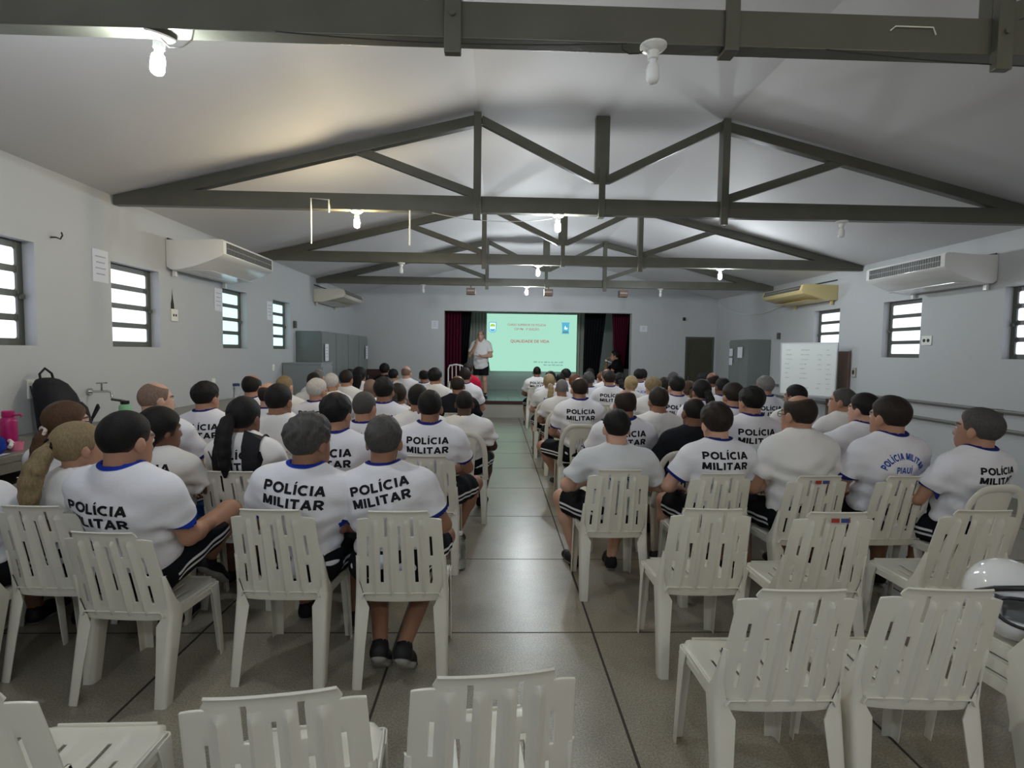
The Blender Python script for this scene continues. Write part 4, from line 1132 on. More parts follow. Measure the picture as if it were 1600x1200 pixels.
ZL = (np.array([-.16, -.10, -.075, -.045, -.02, .0, .02, .035, .05, .075, .092, .12], f32), np.array([-.085, -.080, -.072, -.060, -.020, .0, .0, .005, .045, .080, .100, .13], f32))
def person(name, x, y, htop, by=0., hy=None, lean=7., roll=0., twist=0., pitch=0., hroll=0., skin='m', hair='short', hc='black', shirt='tb', prnt=None, ptop=.435, arms='lap', bulk=1., belly=1., legs='sit', seat=.44, z0=0., res=.012, female=False, face=False, glasses=False, cap=False, shorts='shorts', shoe='shoe', sock='sockb', hs=1.04, E=None, W=None, K=None, A=None, hand=None, label='', psc=1., proll=0., stand=False, group='seated audience', prx=0., strap=False, seed=0):
    rr = random.Random(seed * 31 + 5)
    if hy is None: hy = by
    rel = hy - by
    T = rot(twist, lean, roll); T0 = np.array([0, 0, seat + .09], f32)
    Hd = rot(rel, pitch, hroll)
    HR = rot(rel * .6 + twist * .4, lean * .35 + pitch * .6, hroll * .5 + roll * .4)
    def joints(tz):
        nb = T0 + T @ np.array([0, -.022, .535 * tz], f32)
        hc_ = nb + HR @ np.array([0, .032, .137], f32)
        return nb, hc_, (hc_ + Hd @ np.array([0, -.01, .121 * hs], f32))[2]
    tz = 1.
    for _ in range(5):
        t = joints(tz)[2]; tz += (htop - z0 - t) / .52
        tz = min(1.18, max(.8, tz))
    nb, HC, _ = joints(tz)
    def tw(q): return T0 + T @ np.array([q[0], q[1], q[2] * tz], f32)
    bw = bulk * (.90 if female else 1.)
    sw_ = .190 * (.5 + .5 * bw)
    S = [tw((s * sw_, -.008, .440)) for s in (-1, 1)]
    if arms == 'lap': e_, w_ = (.262, .06, .735), (.125, .325, .640)
    elif arms == 'fold': e_, w_ = (.262, .10, .775), (-.02, .275, .79)
    elif arms == 'wide': e_, w_ = (.315, .05, .75), (.17, .31, .655)
    elif arms == 'knees': e_, w_ = (.26, .30, .66), (.10, .52, .58)
    else: e_, w_ = (.262, .06, .735), (.125, .325, .640)
    dz = (seat - .44)
    EL = [np.array([s * (e_[0] + .06 * (bw - 1)), e_[1], e_[2] + dz + (tz - 1) * .25], f32) for s in (-1, 1)]
    WR = [np.array([s * w_[0], w_[1], w_[2] + dz], f32) for s in (-1, 1)]
    if E:
        for i in (0, 1):
            if E[i] is not None: EL[i] = np.array(E[i], f32)
    if W:
        for i in (0, 1):
            if W[i] is not None: WR[i] = np.array(W[i], f32)
    HP = [np.array([s * .092, .0, T0[2] - .005], f32) for s in (-1, 1)]
    sp = rr.uniform(.13, .19)
    KN = [np.array([s * sp, .435, seat + .075], f32) for s in (-1, 1)]
    AN = [np.array([s * (sp - .01), .41 + rr.uniform(-.08, .08), .095], f32) for s in (-1, 1)]
    if stand:
        KN = [np.array([s * .105, .015, .50], f32) for s in (-1, 1)]; AN = [np.array([s * .125, -.01, .095], f32) for s in (-1, 1)]
    if K:
        for i in (0, 1):
            if K[i] is not None: KN[i] = np.array(K[i], f32)
    if A:
        for i in (0, 1):
            if A[i] is not None: AN[i] = np.array(A[i], f32)
    Ti = T  # world->torso: (p-T0)@T
    sc_t = np.array([1, 1, 1 / tz], f32)
    def tq(p): return ((p - T0) @ T) * sc_t
    def hq(p): return ((p - HC) @ Hd) / f32(hs)
    b = bw; bl = belly
    def torso(q, inf, k):
        ds = [ell(q, (0, .0, .33), (.168 * b + inf, .112 * b + inf, .20)), ell(q, (0, -.022, .40), (.165 * b + inf, .096 + inf, .13)), ell(q, (0, .02 + .02 * bl, .15), (.152 * b * (.5 + .5 * bl) + inf, .118 * b * bl + inf, .18)), ell(q, (0, -.0, .02), (.168 * b + inf, .132 + inf, .13)),
              cone(q, (-sw_ * .80, -.01, .445), (sw_ * .80, -.01, .445), .055 + inf, .055 + inf), cone(q, (0, -.02, .535), (-sw_ * .8, -.014, .478), .055 + inf, .044 + inf), cone(q, (0, -.02, .535), (sw_ * .8, -.014, .478), .055 + inf, .044 + inf)]
        if stand: ds += [ell(q, (0, .0, -.07), (.168 * b + inf, .125 + inf, .16))]
        if female: ds += [ell(q, (-.075, .085, .33), (.065, .06, .065)), ell(q, (.075, .085, .33), (.065, .06, .065))]
        return union(ds, k)
    ar = (.048 if not female else .040) * (.4 + .6 * b)
    neckr = (.060 if not female else .050) * (.6 + .4 * b)
    HN = HC + Hd @ np.array([0, -.028, -.055], f32) * hs
    def head(q):
        d = union([ell(q, (0, -.012, .030), (.073, .097, .091)), ell(q, (0, .038, -.040), (.060, .060, .078)), ell(q, (0, .052, -.088), (.038, .036, .030))], .035)
        d = smin(d, cone(q, (-.030, .083, .022), (.030, .083, .022), .012, .012), .02)
        d = smin(d, cone(q, (0, .090, .008), (0, .106, -.034), .008, .0125), .012)
        d = smin(d, ell(q, (0, .095, -.036), (.018, .012, .009)), .008)
        d = smin(d, ell(q, (0, .092, -.066), (.022, .011, .010)), .008)
        for s in (-1, 1):
            d = smax(d, -ell(q, (s * .032, .104, .004), (.018, .016, .011)), .012)
            e = ell((q - np.array([s * .078, -.004, -.010], f32)) @ rot(s * -24, 8), (0, 0, 0), (.011, .021, .034))
            d = smin(d, e, .010)
        return d * f32(hs)
    def limb(p, i):
        fa = EL[i] + (WR[i] - EL[i]) * .3
        return [cone(p, S[i], EL[i], ar * 1.12, ar * .86), cone(p, EL[i], fa, ar * .86, ar * .88), cone(p, fa, WR[i], ar * .88, .0285 if not female else .025)]
    def legf(p, i):
        c = KN[i] + (AN[i] - KN[i]) * .33
        back = np.array([0, -.018, 0], f32)
        return [cone(p, HP[i], KN[i], .086 * (.5 + .5 * b), .060), cone(p, KN[i], c + back, .058, .060), cone(p, c + back, AN[i], .058, .036)]
    def body(p):
        q = tq(p)
        d = torso(q, -.012, .06)
        d = smin(d, smin(cone(p, nb, HN, neckr * 1.06, neckr * .96), head(hq(p)), .022), .03)
        for i in (0, 1):
            d = smin(d, union(limb(p, i), .02), .035)
            d = smin(d, union(legf(p, i), .03), .02)
        return d
    pts = np.array([HC + d for d in ((-.14, -.15, -.2), (.14, .16, .15))] + EL + WR + KN + AN + [np.array([-.3 * b, -.25, seat]), np.array([.3 * b, .25, seat + .6])] + [T0 + T @ np.array([s * .3, o, .4 * tz]) for s in (-1, 1) for o in (-.2, .2)])
    lo = pts.min(0) - .08; hi = pts.max(0) + .08
    V, Q = surface_nets(body, lo, hi, res)
    for i in (0, 1):   # hands joined on at the wrists
        d = WR[i] - EL[i]; d = d / np.linalg.norm(d)
        hv, hq_ = HAND_V.copy(), HAND_Q
        up = np.array([0, 0, 1.]) if abs(d[2]) < .85 else np.array([0, -1., .0])
        if hand and hand[i] is not None:
            up = np.array(hand[i][0], float); 
            if len(hand[i]) > 1 and hand[i][1] is not None: d = np.array(hand[i][1], float); d = d / np.linalg.norm(d)
            if len(hand[i]) > 2: hv, hq_ = FLAT_V.copy(), FLAT_Q
        up = up - d * (up @ d); up /= np.linalg.norm(up); xx = np.cross(d, up)
        if i == 0: hv[:, 0] *= -1; hq_ = hq_[:, ::-1]
        hv = hv * (.96 if female else 1.06)
        hw = WR[i] + hv[:, :1] * xx + hv[:, 1:2] * d + hv[:, 2:3] * up
        Q = np.concatenate([Q, hq_ + len(V)]); V = np.concatenate([V, hw.astype(f32)])
    q = hq(V)
    lipv = .010 - np.sqrt(((q[:, 0]) / 2.3) ** 2 + (q[:, 2] + .066) ** 2 * 1.6); lipv = np.where(q[:, 1] > .08, lipv, -.02)
    ax = np.abs(q[:, 0]); brow = np.minimum(.0055 - np.abs(q[:, 2] - .030 + 8 * (ax - .030) ** 2), np.minimum(ax - .012, .055 - ax)); brow = np.where((q[:, 1] > .05) & (ax < .06), brow, -.02)
    me = np_mesh('person', V, Q, {'lip': lipv, 'brow': brow})
    o = link('person', me, M['skin_' + skin])
    o.location = (x, y, z0); o.rotation_euler = (0, 0, R(by))
    # place so that the head, not the hips, stands at (x, y)
    hx = np.array(Matrix.Rotation(R(by), 3, 'Z')) @ HC
    o.location = (x - hx[0], y - hx[1], z0)
    tag(o, label, 'person', group)
    # eyes
    if True:
        for s in (-1, 1):
            e = link('eye', EYE, [M['eyew'], M['iris']], o)
            c = HC + Hd @ np.array([s * .032, .0795, .004], f32) * hs
            e.matrix_local = Matrix.Translation(Vector(c)) @ Matrix(Hd.tolist()).to_4x4() @ Matrix.Rotation(R(-90), 4, 'X') @ Matrix.Scale(hs, 4)
    # shirt
    SE = [S[i] + (EL[i] - S[i]) * (.66 if not female else .60) for i in (0, 1)]
    inf = .016
    ph = [rr.uniform(0, 6.28) for _ in range(8)]
    nd = (nb - T0); 
    def neckhole(p): return smin(cone(p, nb - (HN - nb) * .25 + T @ np.array([0, .010, 0], f32), HN + (HN - nb) * 1.2, neckr * 1.11, neckr * 1.24), cone(p, nb + T @ np.array([0, .055, -.020], f32), HN + (HN - nb) * 1.2 + T @ np.array([0, .06, 0], f32), neckr * .95, neckr * 1.2), .03)
    def sleeve_plane(p, i):
        d = EL[i] - S[i]; d = d / np.linalg.norm(d); return (p - SE[i]) @ d.astype(f32)
    def shirt_core(p):
        q = tq(p)
        d = torso(q, inf, .075)
        for i in (0, 1):
            sl = cone(p, S[i], SE[i] + (EL[i] - S[i]) * .2, ar * 1.12 + .019, ar * 1.0 + .026)
            sl = np.maximum(sl, sleeve_plane(p, i)); d = smin(d, sl, .035)
        fold = .0065 * np.sin(q[:, 0] * 21 + q[:, 2] * 34 + ph[0] + 2.2 * np.sin(q[:, 2] * 15 + ph[1])) + .0055 * np.sin(-q[:, 0] * 26 + q[:, 2] * 30 + ph[2] + 2 * np.sin(q[:, 0] * 14 + ph[3])) + .0045 * np.sin(q[:, 2] * 62 + 3 * np.sin(q[:, 0] * 11 + ph[4]) + ph[5])
        wgt = np.clip((.50 - q[:, 2]) / .25, .15, 1.) * (.45 if stand else 1.)
        return d + fold * wgt
    def shirt_f(p):
        q = tq(p)
        d = shirt_core(p)
        if stand: d = np.maximum(d, -(q[:, 2] + .10))
        else: d = np.maximum(d, -(q[:, 2] + .035))
        d = smax(d, -neckhole(p), .006)
        if res < .0115:
            for i in (0, 1):
                dd = (EL[i] - S[i]); a = SE[i] - dd * .16
                d = np.maximum(d, -cone(p, a, SE[i] + dd * .3, ar * .97 + .004, ar * .97 + .009))
        return d
    SV, SQ = surface_nets(shirt_f, lo, hi, res)
    collar = np.minimum(.020 - neckhole(SV), 1) if shirt in ('tb', 'tr') else np.full(len(SV), -1.)
    trim = collar; tors = torso(tq(SV), inf, .075)
    for i in (0, 1):
        sp_ = sleeve_plane(SV, i); dd = (EL[i] - S[i]) / np.linalg.norm(EL[i] - S[i])
        rad_d = nrm((SV - SE[i]) - sp_[:, None] * dd[None].astype(f32))
        near = (rad_d < ar + .050) & (np.abs(sp_) < .06) & (tors > .004)
        trim = np.maximum(trim, np.where(near, np.minimum(sp_ + .020, .014 - sp_), -1))
    if shirt not in ('tb', 'tr'): trim = np.full(len(SV), -1.)
    sme = np_mesh('t_shirt', SV, SQ, {'trim': trim})
    so = link('t_shirt', sme, M['shirt_' + shirt], o)
    if prnt:
        TV, TF, pm = get_text(prnt)
        bvh = BVHTree.FromPolygons([tuple(v) for v in SV], [tuple(f) for f in SQ])
        out = []; ok = True; dirv = Vector(T @ np.array([0, 1, 0], f32)); lasty = None
        for v in TV:
            cr, sr = math.cos(R(proll)), math.sin(R(proll)); v = (v[0] * cr - v[1] * sr, v[0] * sr + v[1] * cr)
            org = Vector(tw((prx + v[0] * psc, -.6, ptop + v[1] * psc / tz)))
            hit = bvh.ray_cast(org, dirv)
            if hit[0] is None:
                out.append(None); continue
            out.append(hit[0] - dirv * .0025)
        bad = {i for i, a in enumerate(out) if a is None}
        F = [f for f in TF if not any(i in bad for i in f)]
        lv = [(0, 0, 0) if a is None else a for a in out]
        pme = bpy.data.meshes.new('lettering'); pme.from_pydata(lv, [], F)
        bm = bmesh.new(); bm.from_mesh(pme); bmesh.ops.delete(bm, geom=[v for v in bm.verts if not v.link_faces], context='VERTS'); bm.to_mesh(pme); bm.free()
        link('lettering', pme, M[pm], so)
    # shorts
    def shorts_f(p):
        q = tq(p)
        d = ell(q, (0, .0, .02), (.185 * b, .150, .15))
        if stand: d = smin(d, ell(q, (0, .0, -.09), (.178 * b, .135, .14)), .03)
        for i in (0, 1):
            t = cone(p, HP[i], KN[i], .086 * (.5 + .5 * b) + .022, .060 + .034)
            ax = KN[i] - HP[i]; L = np.linalg.norm(ax); ax = ax / L
            t = np.maximum(t, (p - HP[i]) @ ax.astype(f32) - L * (.80 if not stand else .72))
            d = smin(d, t, .03)
        d = d + .004 * np.sin(p[:, 1] * 45 + ph[6] + 3 * np.sin(p[:, 0] * 20))
        return np.maximum(d, q[:, 2] - .11)
    GV, GQ = surface_nets(shorts_f, lo, hi, res * 1.15)
    st = np.full(len(GV), -1.)
    for i in (0, 1):
        ax = KN[i] - HP[i]; L = np.linalg.norm(ax); ax = ax / L
        outv = np.array([(-1, 1)[i], 0, 0.]); outv -= ax * (outv @ ax); outv /= np.linalg.norm(outv); upv = np.cross(ax, outv); upv *= np.sign(upv[2]) if abs(upv[2]) > .2 else 1
        r = GV - HP[i]; al = r @ ax; o_ = r @ outv; u_ = r @ upv
        v = .0075 - np.abs(np.abs(u_ + .018) - .016)
        st = np.maximum(st, np.where((o_ > .03) & (al > .02), v, -1))
    link('shorts', np_mesh('shorts', GV, GQ, {'stripe': st}), M[shorts], o)
    # shoes and socks
    for i in (0, 1):
        ss = link('shoe', SHOE, M[shoe], o); dirz = math.atan2(-(KN[i][0] - HP[i][0]) * .6, max(.2, KN[i][1])) if not stand else R((14, -14)[i])
        an = AN[i]
        tuck = an[2] > .12
        smx = Matrix.Translation(Vector((an[0], an[1] + .04 * (not tuck), an[2] - .095))) @ Matrix.Rotation(dirz, 4, 'Z')
        if tuck: smx = Matrix.Translation(Vector((an[0], an[1], an[2]))) @ Matrix.Rotation(dirz * .4, 4, 'Z') @ Matrix.Rotation(R(-38), 4, 'X') @ Matrix.Translation((0, .045, -.095))
        ss.matrix_local = smx
        sk = link('sock', SOCK, M[sock], o); sd = Vector(KN[i] - AN[i]).normalized()
        sk.matrix_local = Matrix.Translation(Vector(AN[i])) @ Vector((0, 0, 1)).rotation_difference(sd).to_matrix().to_4x4() @ Matrix.Translation((0, .042, -.10))
    # hair
    lohi = (np.array([-.135, -.19, -.17]) * hs, np.array([.135, .14, .16]) * hs)
    hres = min(.0075, max(.005, res * .62)) if res < .013 else .009
    def zline(q): return np.interp(q[:, 1], ZL[0], ZL[1]).astype(f32)
    def hair_fn(th, sides=1., drop=0., recede=0., crown=None, curl=0., stray=0.):
        def fn(p):
            q = p / f32(hs)
            skull = union([ell(q, (0, -.012, .030), (.073, .097, .091)), ell(q, (0, .038, -.040), (.060, .060, .078))], .035)
            up = np.clip((q[:, 2] + .05) / .10, 0, 1)
            tt = th * (sides + (1 - sides) * up)
            if curl: tt = tt + curl * np.sin(q[:, 0] * 95 + 2 * np.sin(q[:, 2] * 60)) * np.sin(q[:, 1] * 90) * up
            if stray: tt = tt + stray * np.sin(q[:, 0] * 120 + 25 * q[:, 2]) * up
            reg = (zline(q) - drop - q[:, 2]) * .75
            front = np.interp(q[:, 1], [.0, .05, .095], [0, 0, recede])
            reg = reg + front.astype(f32)
            d = smax(skull - tt, reg, .010)
            if crown: d = smax(d, crown[3] - nrm(q - np.array(crown[:3], f32)), .006)
            return d * f32(hs)
        def edge(p):
            q = p / f32(hs); front = np.interp(q[:, 1], [.0, .05, .095], [0, 0, recede])
            e = (q[:, 2] - zline(q) + drop) * .75 - front
            if crown: e = np.minimum(e, (nrm(q - np.array(crown[:3], f32)) - crown[3]) * 1.2)
            return e
        fn.edge = edge
        return fn
    hm = M['hair_' + hc]; HM = Matrix.Translation(Vector(HC)) @ Matrix(Hd.tolist()).to_4x4()
    def add_h(fn, nm, m, l=None, h_=None, r=None):
        v, qd = surface_nets(fn, *(lohi if l is None else (l, h_)), r or hres)
        if len(v) == 0: return None
        ob = link(nm, np_mesh(nm, v, qd, {'edge': fn.edge(v) if hasattr(fn, 'edge') else np.ones(len(v))}), m, o); ob.matrix_local = HM.copy(); return ob
    if hair == 'short': add_h(hair_fn(.012, .30, stray=.0012), 'hair', hm)
    elif hair == 'full': add_h(hair_fn(.018, .22, curl=.002, stray=.0015), 'hair', hm)
    elif hair == 'buzz': add_h(hair_fn(.0055, .7), 'hair', hm)
    elif hair == 'fade': add_h(hair_fn(.016, .12), 'hair', hm)
    elif hair == 'curly': add_h(hair_fn(.024, .35, curl=.005), 'hair', hm)
    elif hair == 'recede': add_h(hair_fn(.008, .6, recede=.05), 'hair', hm)
    elif hair == 'balding': add_h(hair_fn(.009, .6, recede=.04, crown=(0., .0, .145, .082)), 'hair', hm)
    elif hair == 'halfbald': add_h(hair_fn(.008, .7, recede=.07, crown=(0., .035, .150, .098)), 'hair', hm)
    elif hair == 'ring': add_h(hair_fn(.006, .8, recede=.12, crown=(0, .01, .125, .105)), 'hair', hm)
    elif hair == 'shaved': add_h(hair_fn(.0028, .9, recede=.03, crown=(0., .03, .150, .080)), 'hair', hm)
    elif hair in ('pony', 'lowpony', 'long', 'bun'):
        add_h(hair_fn(.014 if hair != 'long' else .022, .75, drop=.012 if hair in ('pony', 'bun') else .03, stray=.001), 'hair', hm)
        G = rot(-rel, 0)  # gravity frame offset ignored for small tilts
        if hair == 'bun':
            add_h(lambda p: ell(p, (0, -.115, .05), (.040, .032, .040)) + .003 * np.sin(p[:, 0] * 160), 'hair_bun', hm, (-.06, -.17, -.01), (.06, -.06, .12))
        elif hair == 'long':
            add_h(lambda p: union([cone(p, (-.03, -.085, .0), (-.03, -.105, -.20), .055, .030), cone(p, (.03, -.085, .0), (.035, -.105, -.20), .055, .030)], .03) + .003 * np.sin(p[:, 0] * 140), 'long_hair', hm, (-.12, -.19, -.27), (.12, .0, .1))
        else:
            zt = .035 if hair == 'pony' else -.035
            Lp = .36
            fr = np.linalg.inv(Hd) if False else Hd.T
            dn = fr @ np.array([0, -.0, -1.], f32); bk = np.array([0, -1., 0])
            pts_ = [np.array([0, -.108, zt])]
            for k in range(1, 7):
                t = k / 6; pts_.append(pts_[0] + bk * (.085 * math.sin(min(1, t * 1.6) * 1.57)) * (1. if hair == 'pony' else .3) + dn * Lp * t ** 1.2 + np.array([.012 * math.sin(t * 4 + ph[7]), 0, 0]))
            rad_ = [.022, .036, .042, .042, .038, .030, .012]
            def pf(p):
                d = union([cone(p, pts_[k], pts_[k+1], rad_[k], rad_[k+1]) for k in range(6)], .02)
                return d + .0028 * np.sin(p[:, 0] * 210 + 6 * p[:, 2]) 
            pa = np.array(pts_)
            add_h(pf, 'ponytail', hm, pa.min(0) - .07, pa.max(0) + .07, .008)
            mb = MB(); mb.tube([(0.026 * math.cos(a), -.112 + .0 + .006 * math.sin(a * 2), zt + .026 * math.sin(a)) for a in [k * math.pi / 7 for k in range(15)]], .010, 8)
            t_ = mb.build('hair_tie', M['scrunchie' if hair == 'lowpony' else 'tie'], o, sm=True); t_.matrix_local = HM.copy()
    if cap:
        def capf(p):
            q = p / f32(hs)
            d = ell(q, (0, -.008, .030), (.089, .110, .100)); d = np.maximum(d, .030 + .10 * (q[:, 1] + .1) * .25 - q[:, 2])
            d = np.maximum(d, -ell(q, (0, -.008, .020), (.080, .100, .090)))
            br = np.maximum(ell(q, (0, .125, .042), (.075, .085, .012)), .06 - q[:, 1])
            return smin(d, br, .006) * f32(hs)
        add_h(capf, 'cap', M['capcloth'], (-.12, -.15, -.03), (.12, .25, .16))
    if glasses:
        mb = MB()
        for s in (-1, 1):
            mb.tube([(s * .032 + .021 * math.cos(a), .100, .002 + .017 * math.sin(a)) for a in [k * math.pi / 8 for k in range(17)]], .0022, 6)
            mb.tube([(s * .053, .099, .006), (s * .071, .082, .008), (s * .080, .01, .006), (s * .082, -.015, -.004)], .0026, 6)
        mb.tube([(-.011, .101, .006), (.011, .101, .006)], .0022, 6)
        g = mb.build('glasses', M['glass'], o, sm=True); g.matrix_local = HM @ Matrix.Scale(hs, 4)
    if strap:
        for s in (-1, 1):
            path = []
            bv = BVHTree.FromPolygons([tuple(v) for v in SV], [tuple(f) for f in SQ]); dirv = Vector(T @ np.array([0, 1, 0], f32))
            vs, fs = [], []
            down = -Vector(T @ np.array([0, 0, 1], f32))
            steps = [('d', yy) for yy in (.05, .02, -.01, -.04, -.065, -.085)] + [('b', .525 - .39 * k / 21) for k in range(22)]
            for k, (how, q_) in enumerate(steps):
                cx = s * (.080 + .028 * k / 27)
                for w in (-.048, .048):
                    if how == 'd': hh = bv.ray_cast(Vector(tw((cx + w, q_, .8))), down)
                    else: hh = bv.ray_cast(Vector(tw((cx + w, -.6, q_))), dirv)
                    pt, nn = (hh[0], hh[1]) if hh[0] is not None else (Vector(tw((cx + w, -.12, .5))), -dirv)
                    if nn.dot(dirv if how == 'b' else down) > 0: nn = -nn
                    vs.append(pt + nn * .012)
            for k in range(27): fs.append((2*k, 2*k+1, 2*k+3, 2*k+2))
            me_ = bpy.data.meshes.new('vest_strap'); me_.from_pydata(vs, [], fs); link('vest_strap', thicken(me_, .008), M['bag'], o)
    return o, HC, o.location.copy()
# ------------------------------------------------------------------ the audience, each with a chair
import os
G_C = 'chairs taken by the audience'
def S(x, y, htop, label, ch, kind, chx=0., sticker=False, cpos=None, csz=1., **k):
    o, HC, loc = person('person', x, y, htop, label=label, **k)
    by = k.get('by', 0.); a = R(by)
    off = Vector((chx, .055, 0)); off.rotate(Matrix.Rotation(a, 3, 'Z'))
    fem = 'white' if kind == 'B' else 'ivory'
    cx, cy = cpos or (loc.x + off.x, loc.y + off.y)
    c = chair(kind, cx, cy, by, ('arched' if kind == 'B' else 'slatted') + ' plastic chair taken by the person ' + ch, G_C, sticker=sticker)
    c.scale = (1, 1, csz)
    return o
S(-2.520, 2.60, 1.213, 'person in black shorts cut off by the left edge of the photo', 'cut off by the left edge', 'A', skin='t', by=-2.4, res=0.011, arms='wide', seed=1)
S(-2.049, 2.72, 1.220, 'person with long dark-blonde ponytail, white t-shirt, nearest left row', 'with the dark-blonde ponytail', 'A', skin='m', hair='pony', hc='dblonde', female=True, by=-2.8, hy=-34, shirt='tw', res=0.009, lean=9, pitch=4, face=True, hs=1.0, cpos=(-2.1, 2.8), seed=2)
S(-1.683, 2.52, 1.303, 'person with short black hair and bare raised knee, blue-collared police t-shirt, nearest left row', 'with the raised bare knee', 'A', skin='m', hair='recede', hc='black', shirt='tr', prnt='PM', hy=-18, res=0.008, bulk=1.1, lean=10, roll=3, pitch=-5, face=True, hs=1.13, K=[None, (0.22, 0.42, 0.7)], A=[None, (-0.02, 0.62, 0.36)], E=[None, (0.25, 0.02, 0.7)], W=[None, (0.2, 0.29, 0.68)], shoe='shoe2', ptop=0.37, prx=-0.045, psc=0.98, cpos=(-1.65, 2.62), csz=0.93, seed=3, by=-4)
S(-0.915, 2.70, 1.269, 'person with curly greying hair turned right, blue-collared police t-shirt, nearest left row', 'with the curly greying hair', 'A', skin='t', hair='curly', hc='dgrey', shirt='tr', prnt='PM', by=-2.4, hy=-28, res=0.008, bulk=1.08, lean=4, roll=6, face=True, hs=1.08, shoe='shoe2', prx=-0.01, cpos=(-1.01, 2.76), seed=4)
S(-0.559, 2.74, 1.261, 'person with round grey-black hair leaning left, police t-shirt, nearest row by the aisle', 'with round grey-black hair by the aisle', 'A', skin='t', hair='full', hc='dgrey', shirt='tb', prnt='PM', by=1.2, hy=-1.1, res=0.008, bulk=1.0, lean=-2, roll=-4, hs=1.03, A=[(-0.03, -0.1, 0.17), (0.09, -0.12, 0.17)], K=[None, (0.24, 0.42, 0.52)], psc=0.95, cpos=(-0.443, 2.745), proll=9, seed=5)
S(-2.484, 3.22, 1.272, 'person with brown hair in a low ponytail and pale scrunchie, glasses', 'with the pale scrunchie', 'A', skin='l', hair='lowpony', hc='brown', female=True, by=-3.0, hy=-40, shirt='tw', res=0.01, glasses=True, face=True, hs=1.0, pitch=2, seed=6)
S(-1.974, 3.25, 1.234, 'person with long black hair and earring, police t-shirt, behind the raised knee', 'with long black hair beside the raised knee', 'A', skin='b', hair='long', hc='black', female=True, by=-3.2, hy=-36, prnt='PM', shirt='tw', res=0.01, face=True, shorts='shorts_b', prx=-0.02, seed=7)
S(-1.560, 3.42, 1.292, 'person with black ponytail and black vest straps over a police t-shirt', 'with the black ponytail and vest', 'A', skin='b', hair='pony', hc='black', female=True, by=-1.2, hy=-12.1, prnt='PM', shirt='tw', res=0.01, strap=True, seed=8)
S(-0.992, 3.42, 1.319, 'person with thick black hair, police t-shirt, just behind the curly greying one', 'with thick black hair behind the curly greying man', 'A', skin='m', hair='full', hc='black', by=-2.0, hy=-14.3, prnt='PM', res=0.01, bulk=1.08, face=True, prx=-0.02, seed=9)
S(-0.474, 3.95, 1.311, 'person with black hair facing the stage, blue-collared police t-shirt by the left aisle', 'with black hair at the left aisle', 'A', skin='t', hair='short', hc='black', prnt='PM', by=-0.6, hy=-2.2, res=0.009, bulk=1.1, hs=1.05, K=[None, (0.31, 0.42, 0.52)], seed=10)
S(-2.361, 3.85, 1.354, 'person with shaved head in profile beside the tap on the left wall', 'with the shaved head by the tap', 'A', skin='l', hair='shaved', hc='stub', by=-2.8, hy=-36, res=0.01, bulk=1.12, face=True, hs=1.06, shirt='tb', seed=11)
S(-2.333, 4.45, 1.320, 'person with straight black hair, police t-shirt with blue collar, beside the stone counter', 'with straight black hair by the counter', 'B', skin='m', hair='full', hc='black', by=-1.6, hy=-15.4, prnt='PM', res=0.01, seed=12)
S(-1.615, 4.10, 1.334, 'person with square black haircut in plain white t-shirt, left block', 'with square black haircut and plain shirt', 'A', skin='t', hair='short', hc='black', shirt='tw', by=-1.2, hy=-8.8, res=0.01, hs=1.08, bulk=1.05, seed=13)
S(-1.008, 4.22, 1.280, 'person with short grey-brown hair looking right, white t-shirt, left block', 'with short grey-brown hair', 'A', skin='m', hair='buzz', hc='dgrey', by=-1.6, hy=-15.4, prnt='PM', res=0.011, hs=1.06, seed=14)
S(-0.658, 4.66, 1.307, 'person with black hair and dark arched lettering on the back, left block', 'with dark arched lettering', 'A', skin='t', hair='short', hc='black', by=-0.8, hy=-4.4, prnt='ARCK', shirt='tw', res=0.011, seed=15)
S(-0.291, 5.12, 1.229, 'person with cropped black hair and plain white t-shirt in an arched chair by the aisle', 'with the plain shirt by the left aisle', 'B', skin='d', hair='buzz', hc='black', shirt='tw', by=-0.4, hy=-2.2, res=0.011, bulk=1.12, K=[None, (0.22, 0.42, 0.52)], shorts='shorts', seed=16)
S(-2.452, 5.55, 1.334, 'person with bald crown and dark side hair, police t-shirt beside the clear bottle', 'with the bald crown by the clear bottle', 'A', skin='m', hair='halfbald', hc='black', by=-1.2, hy=-7.7, prnt='PM', res=0.011, hs=1.06, seed=17)
S(-2.081, 5.05, 1.289, 'person with shiny bald head mostly hidden behind a square black haircut', 'with the shiny bald head', 'A', skin='l', hair='ring', hc='dark', by=-1.2, hy=-6.6, prnt='PM', res=0.011, seed=18)
S(-1.818, 5.60, 1.301, 'person with white hair and glasses, police t-shirt, left block', 'with white hair and glasses', 'B', skin='m', hair='short', hc='white', by=-1.6, hy=-24, prnt='PM', res=0.011, glasses=True, face=True, hs=1.06, seed=19)
S(-1.020, 5.00, 1.346, 'person with very black hair and police t-shirt in the middle of the left block', 'with very black hair mid left', 'A', skin='t', hair='full', hc='black', by=-0.8, hy=-4.4, prnt='PM', res=0.011, prx=0.01, seed=20)
S(-1.026, 5.75, 1.249, 'person with a long dark ponytail, left block, partly hidden', 'with the long dark ponytail', 'B', skin='t', hair='pony', hc='dark', female=True, by=-0.8, hy=-5.5, shirt='tw', res=0.013, seed=21)
S(-2.376, 6.20, 1.300, 'person with sandy grey hair in front of the pale low cabinet', 'with sandy grey hair', 'A', skin='l', hair='buzz', hc='dblonde', by=-1.6, hy=-11.0, shirt='tw', res=0.013, seed=22)
S(-1.974, 6.60, 1.319, 'person with silver-grey hair in front of the tall cabinets', 'with silver-grey hair', 'B', skin='m', hair='buzz', hc='white', by=-1.0, hy=-3.3, shirt='tw', res=0.013, seed=23)
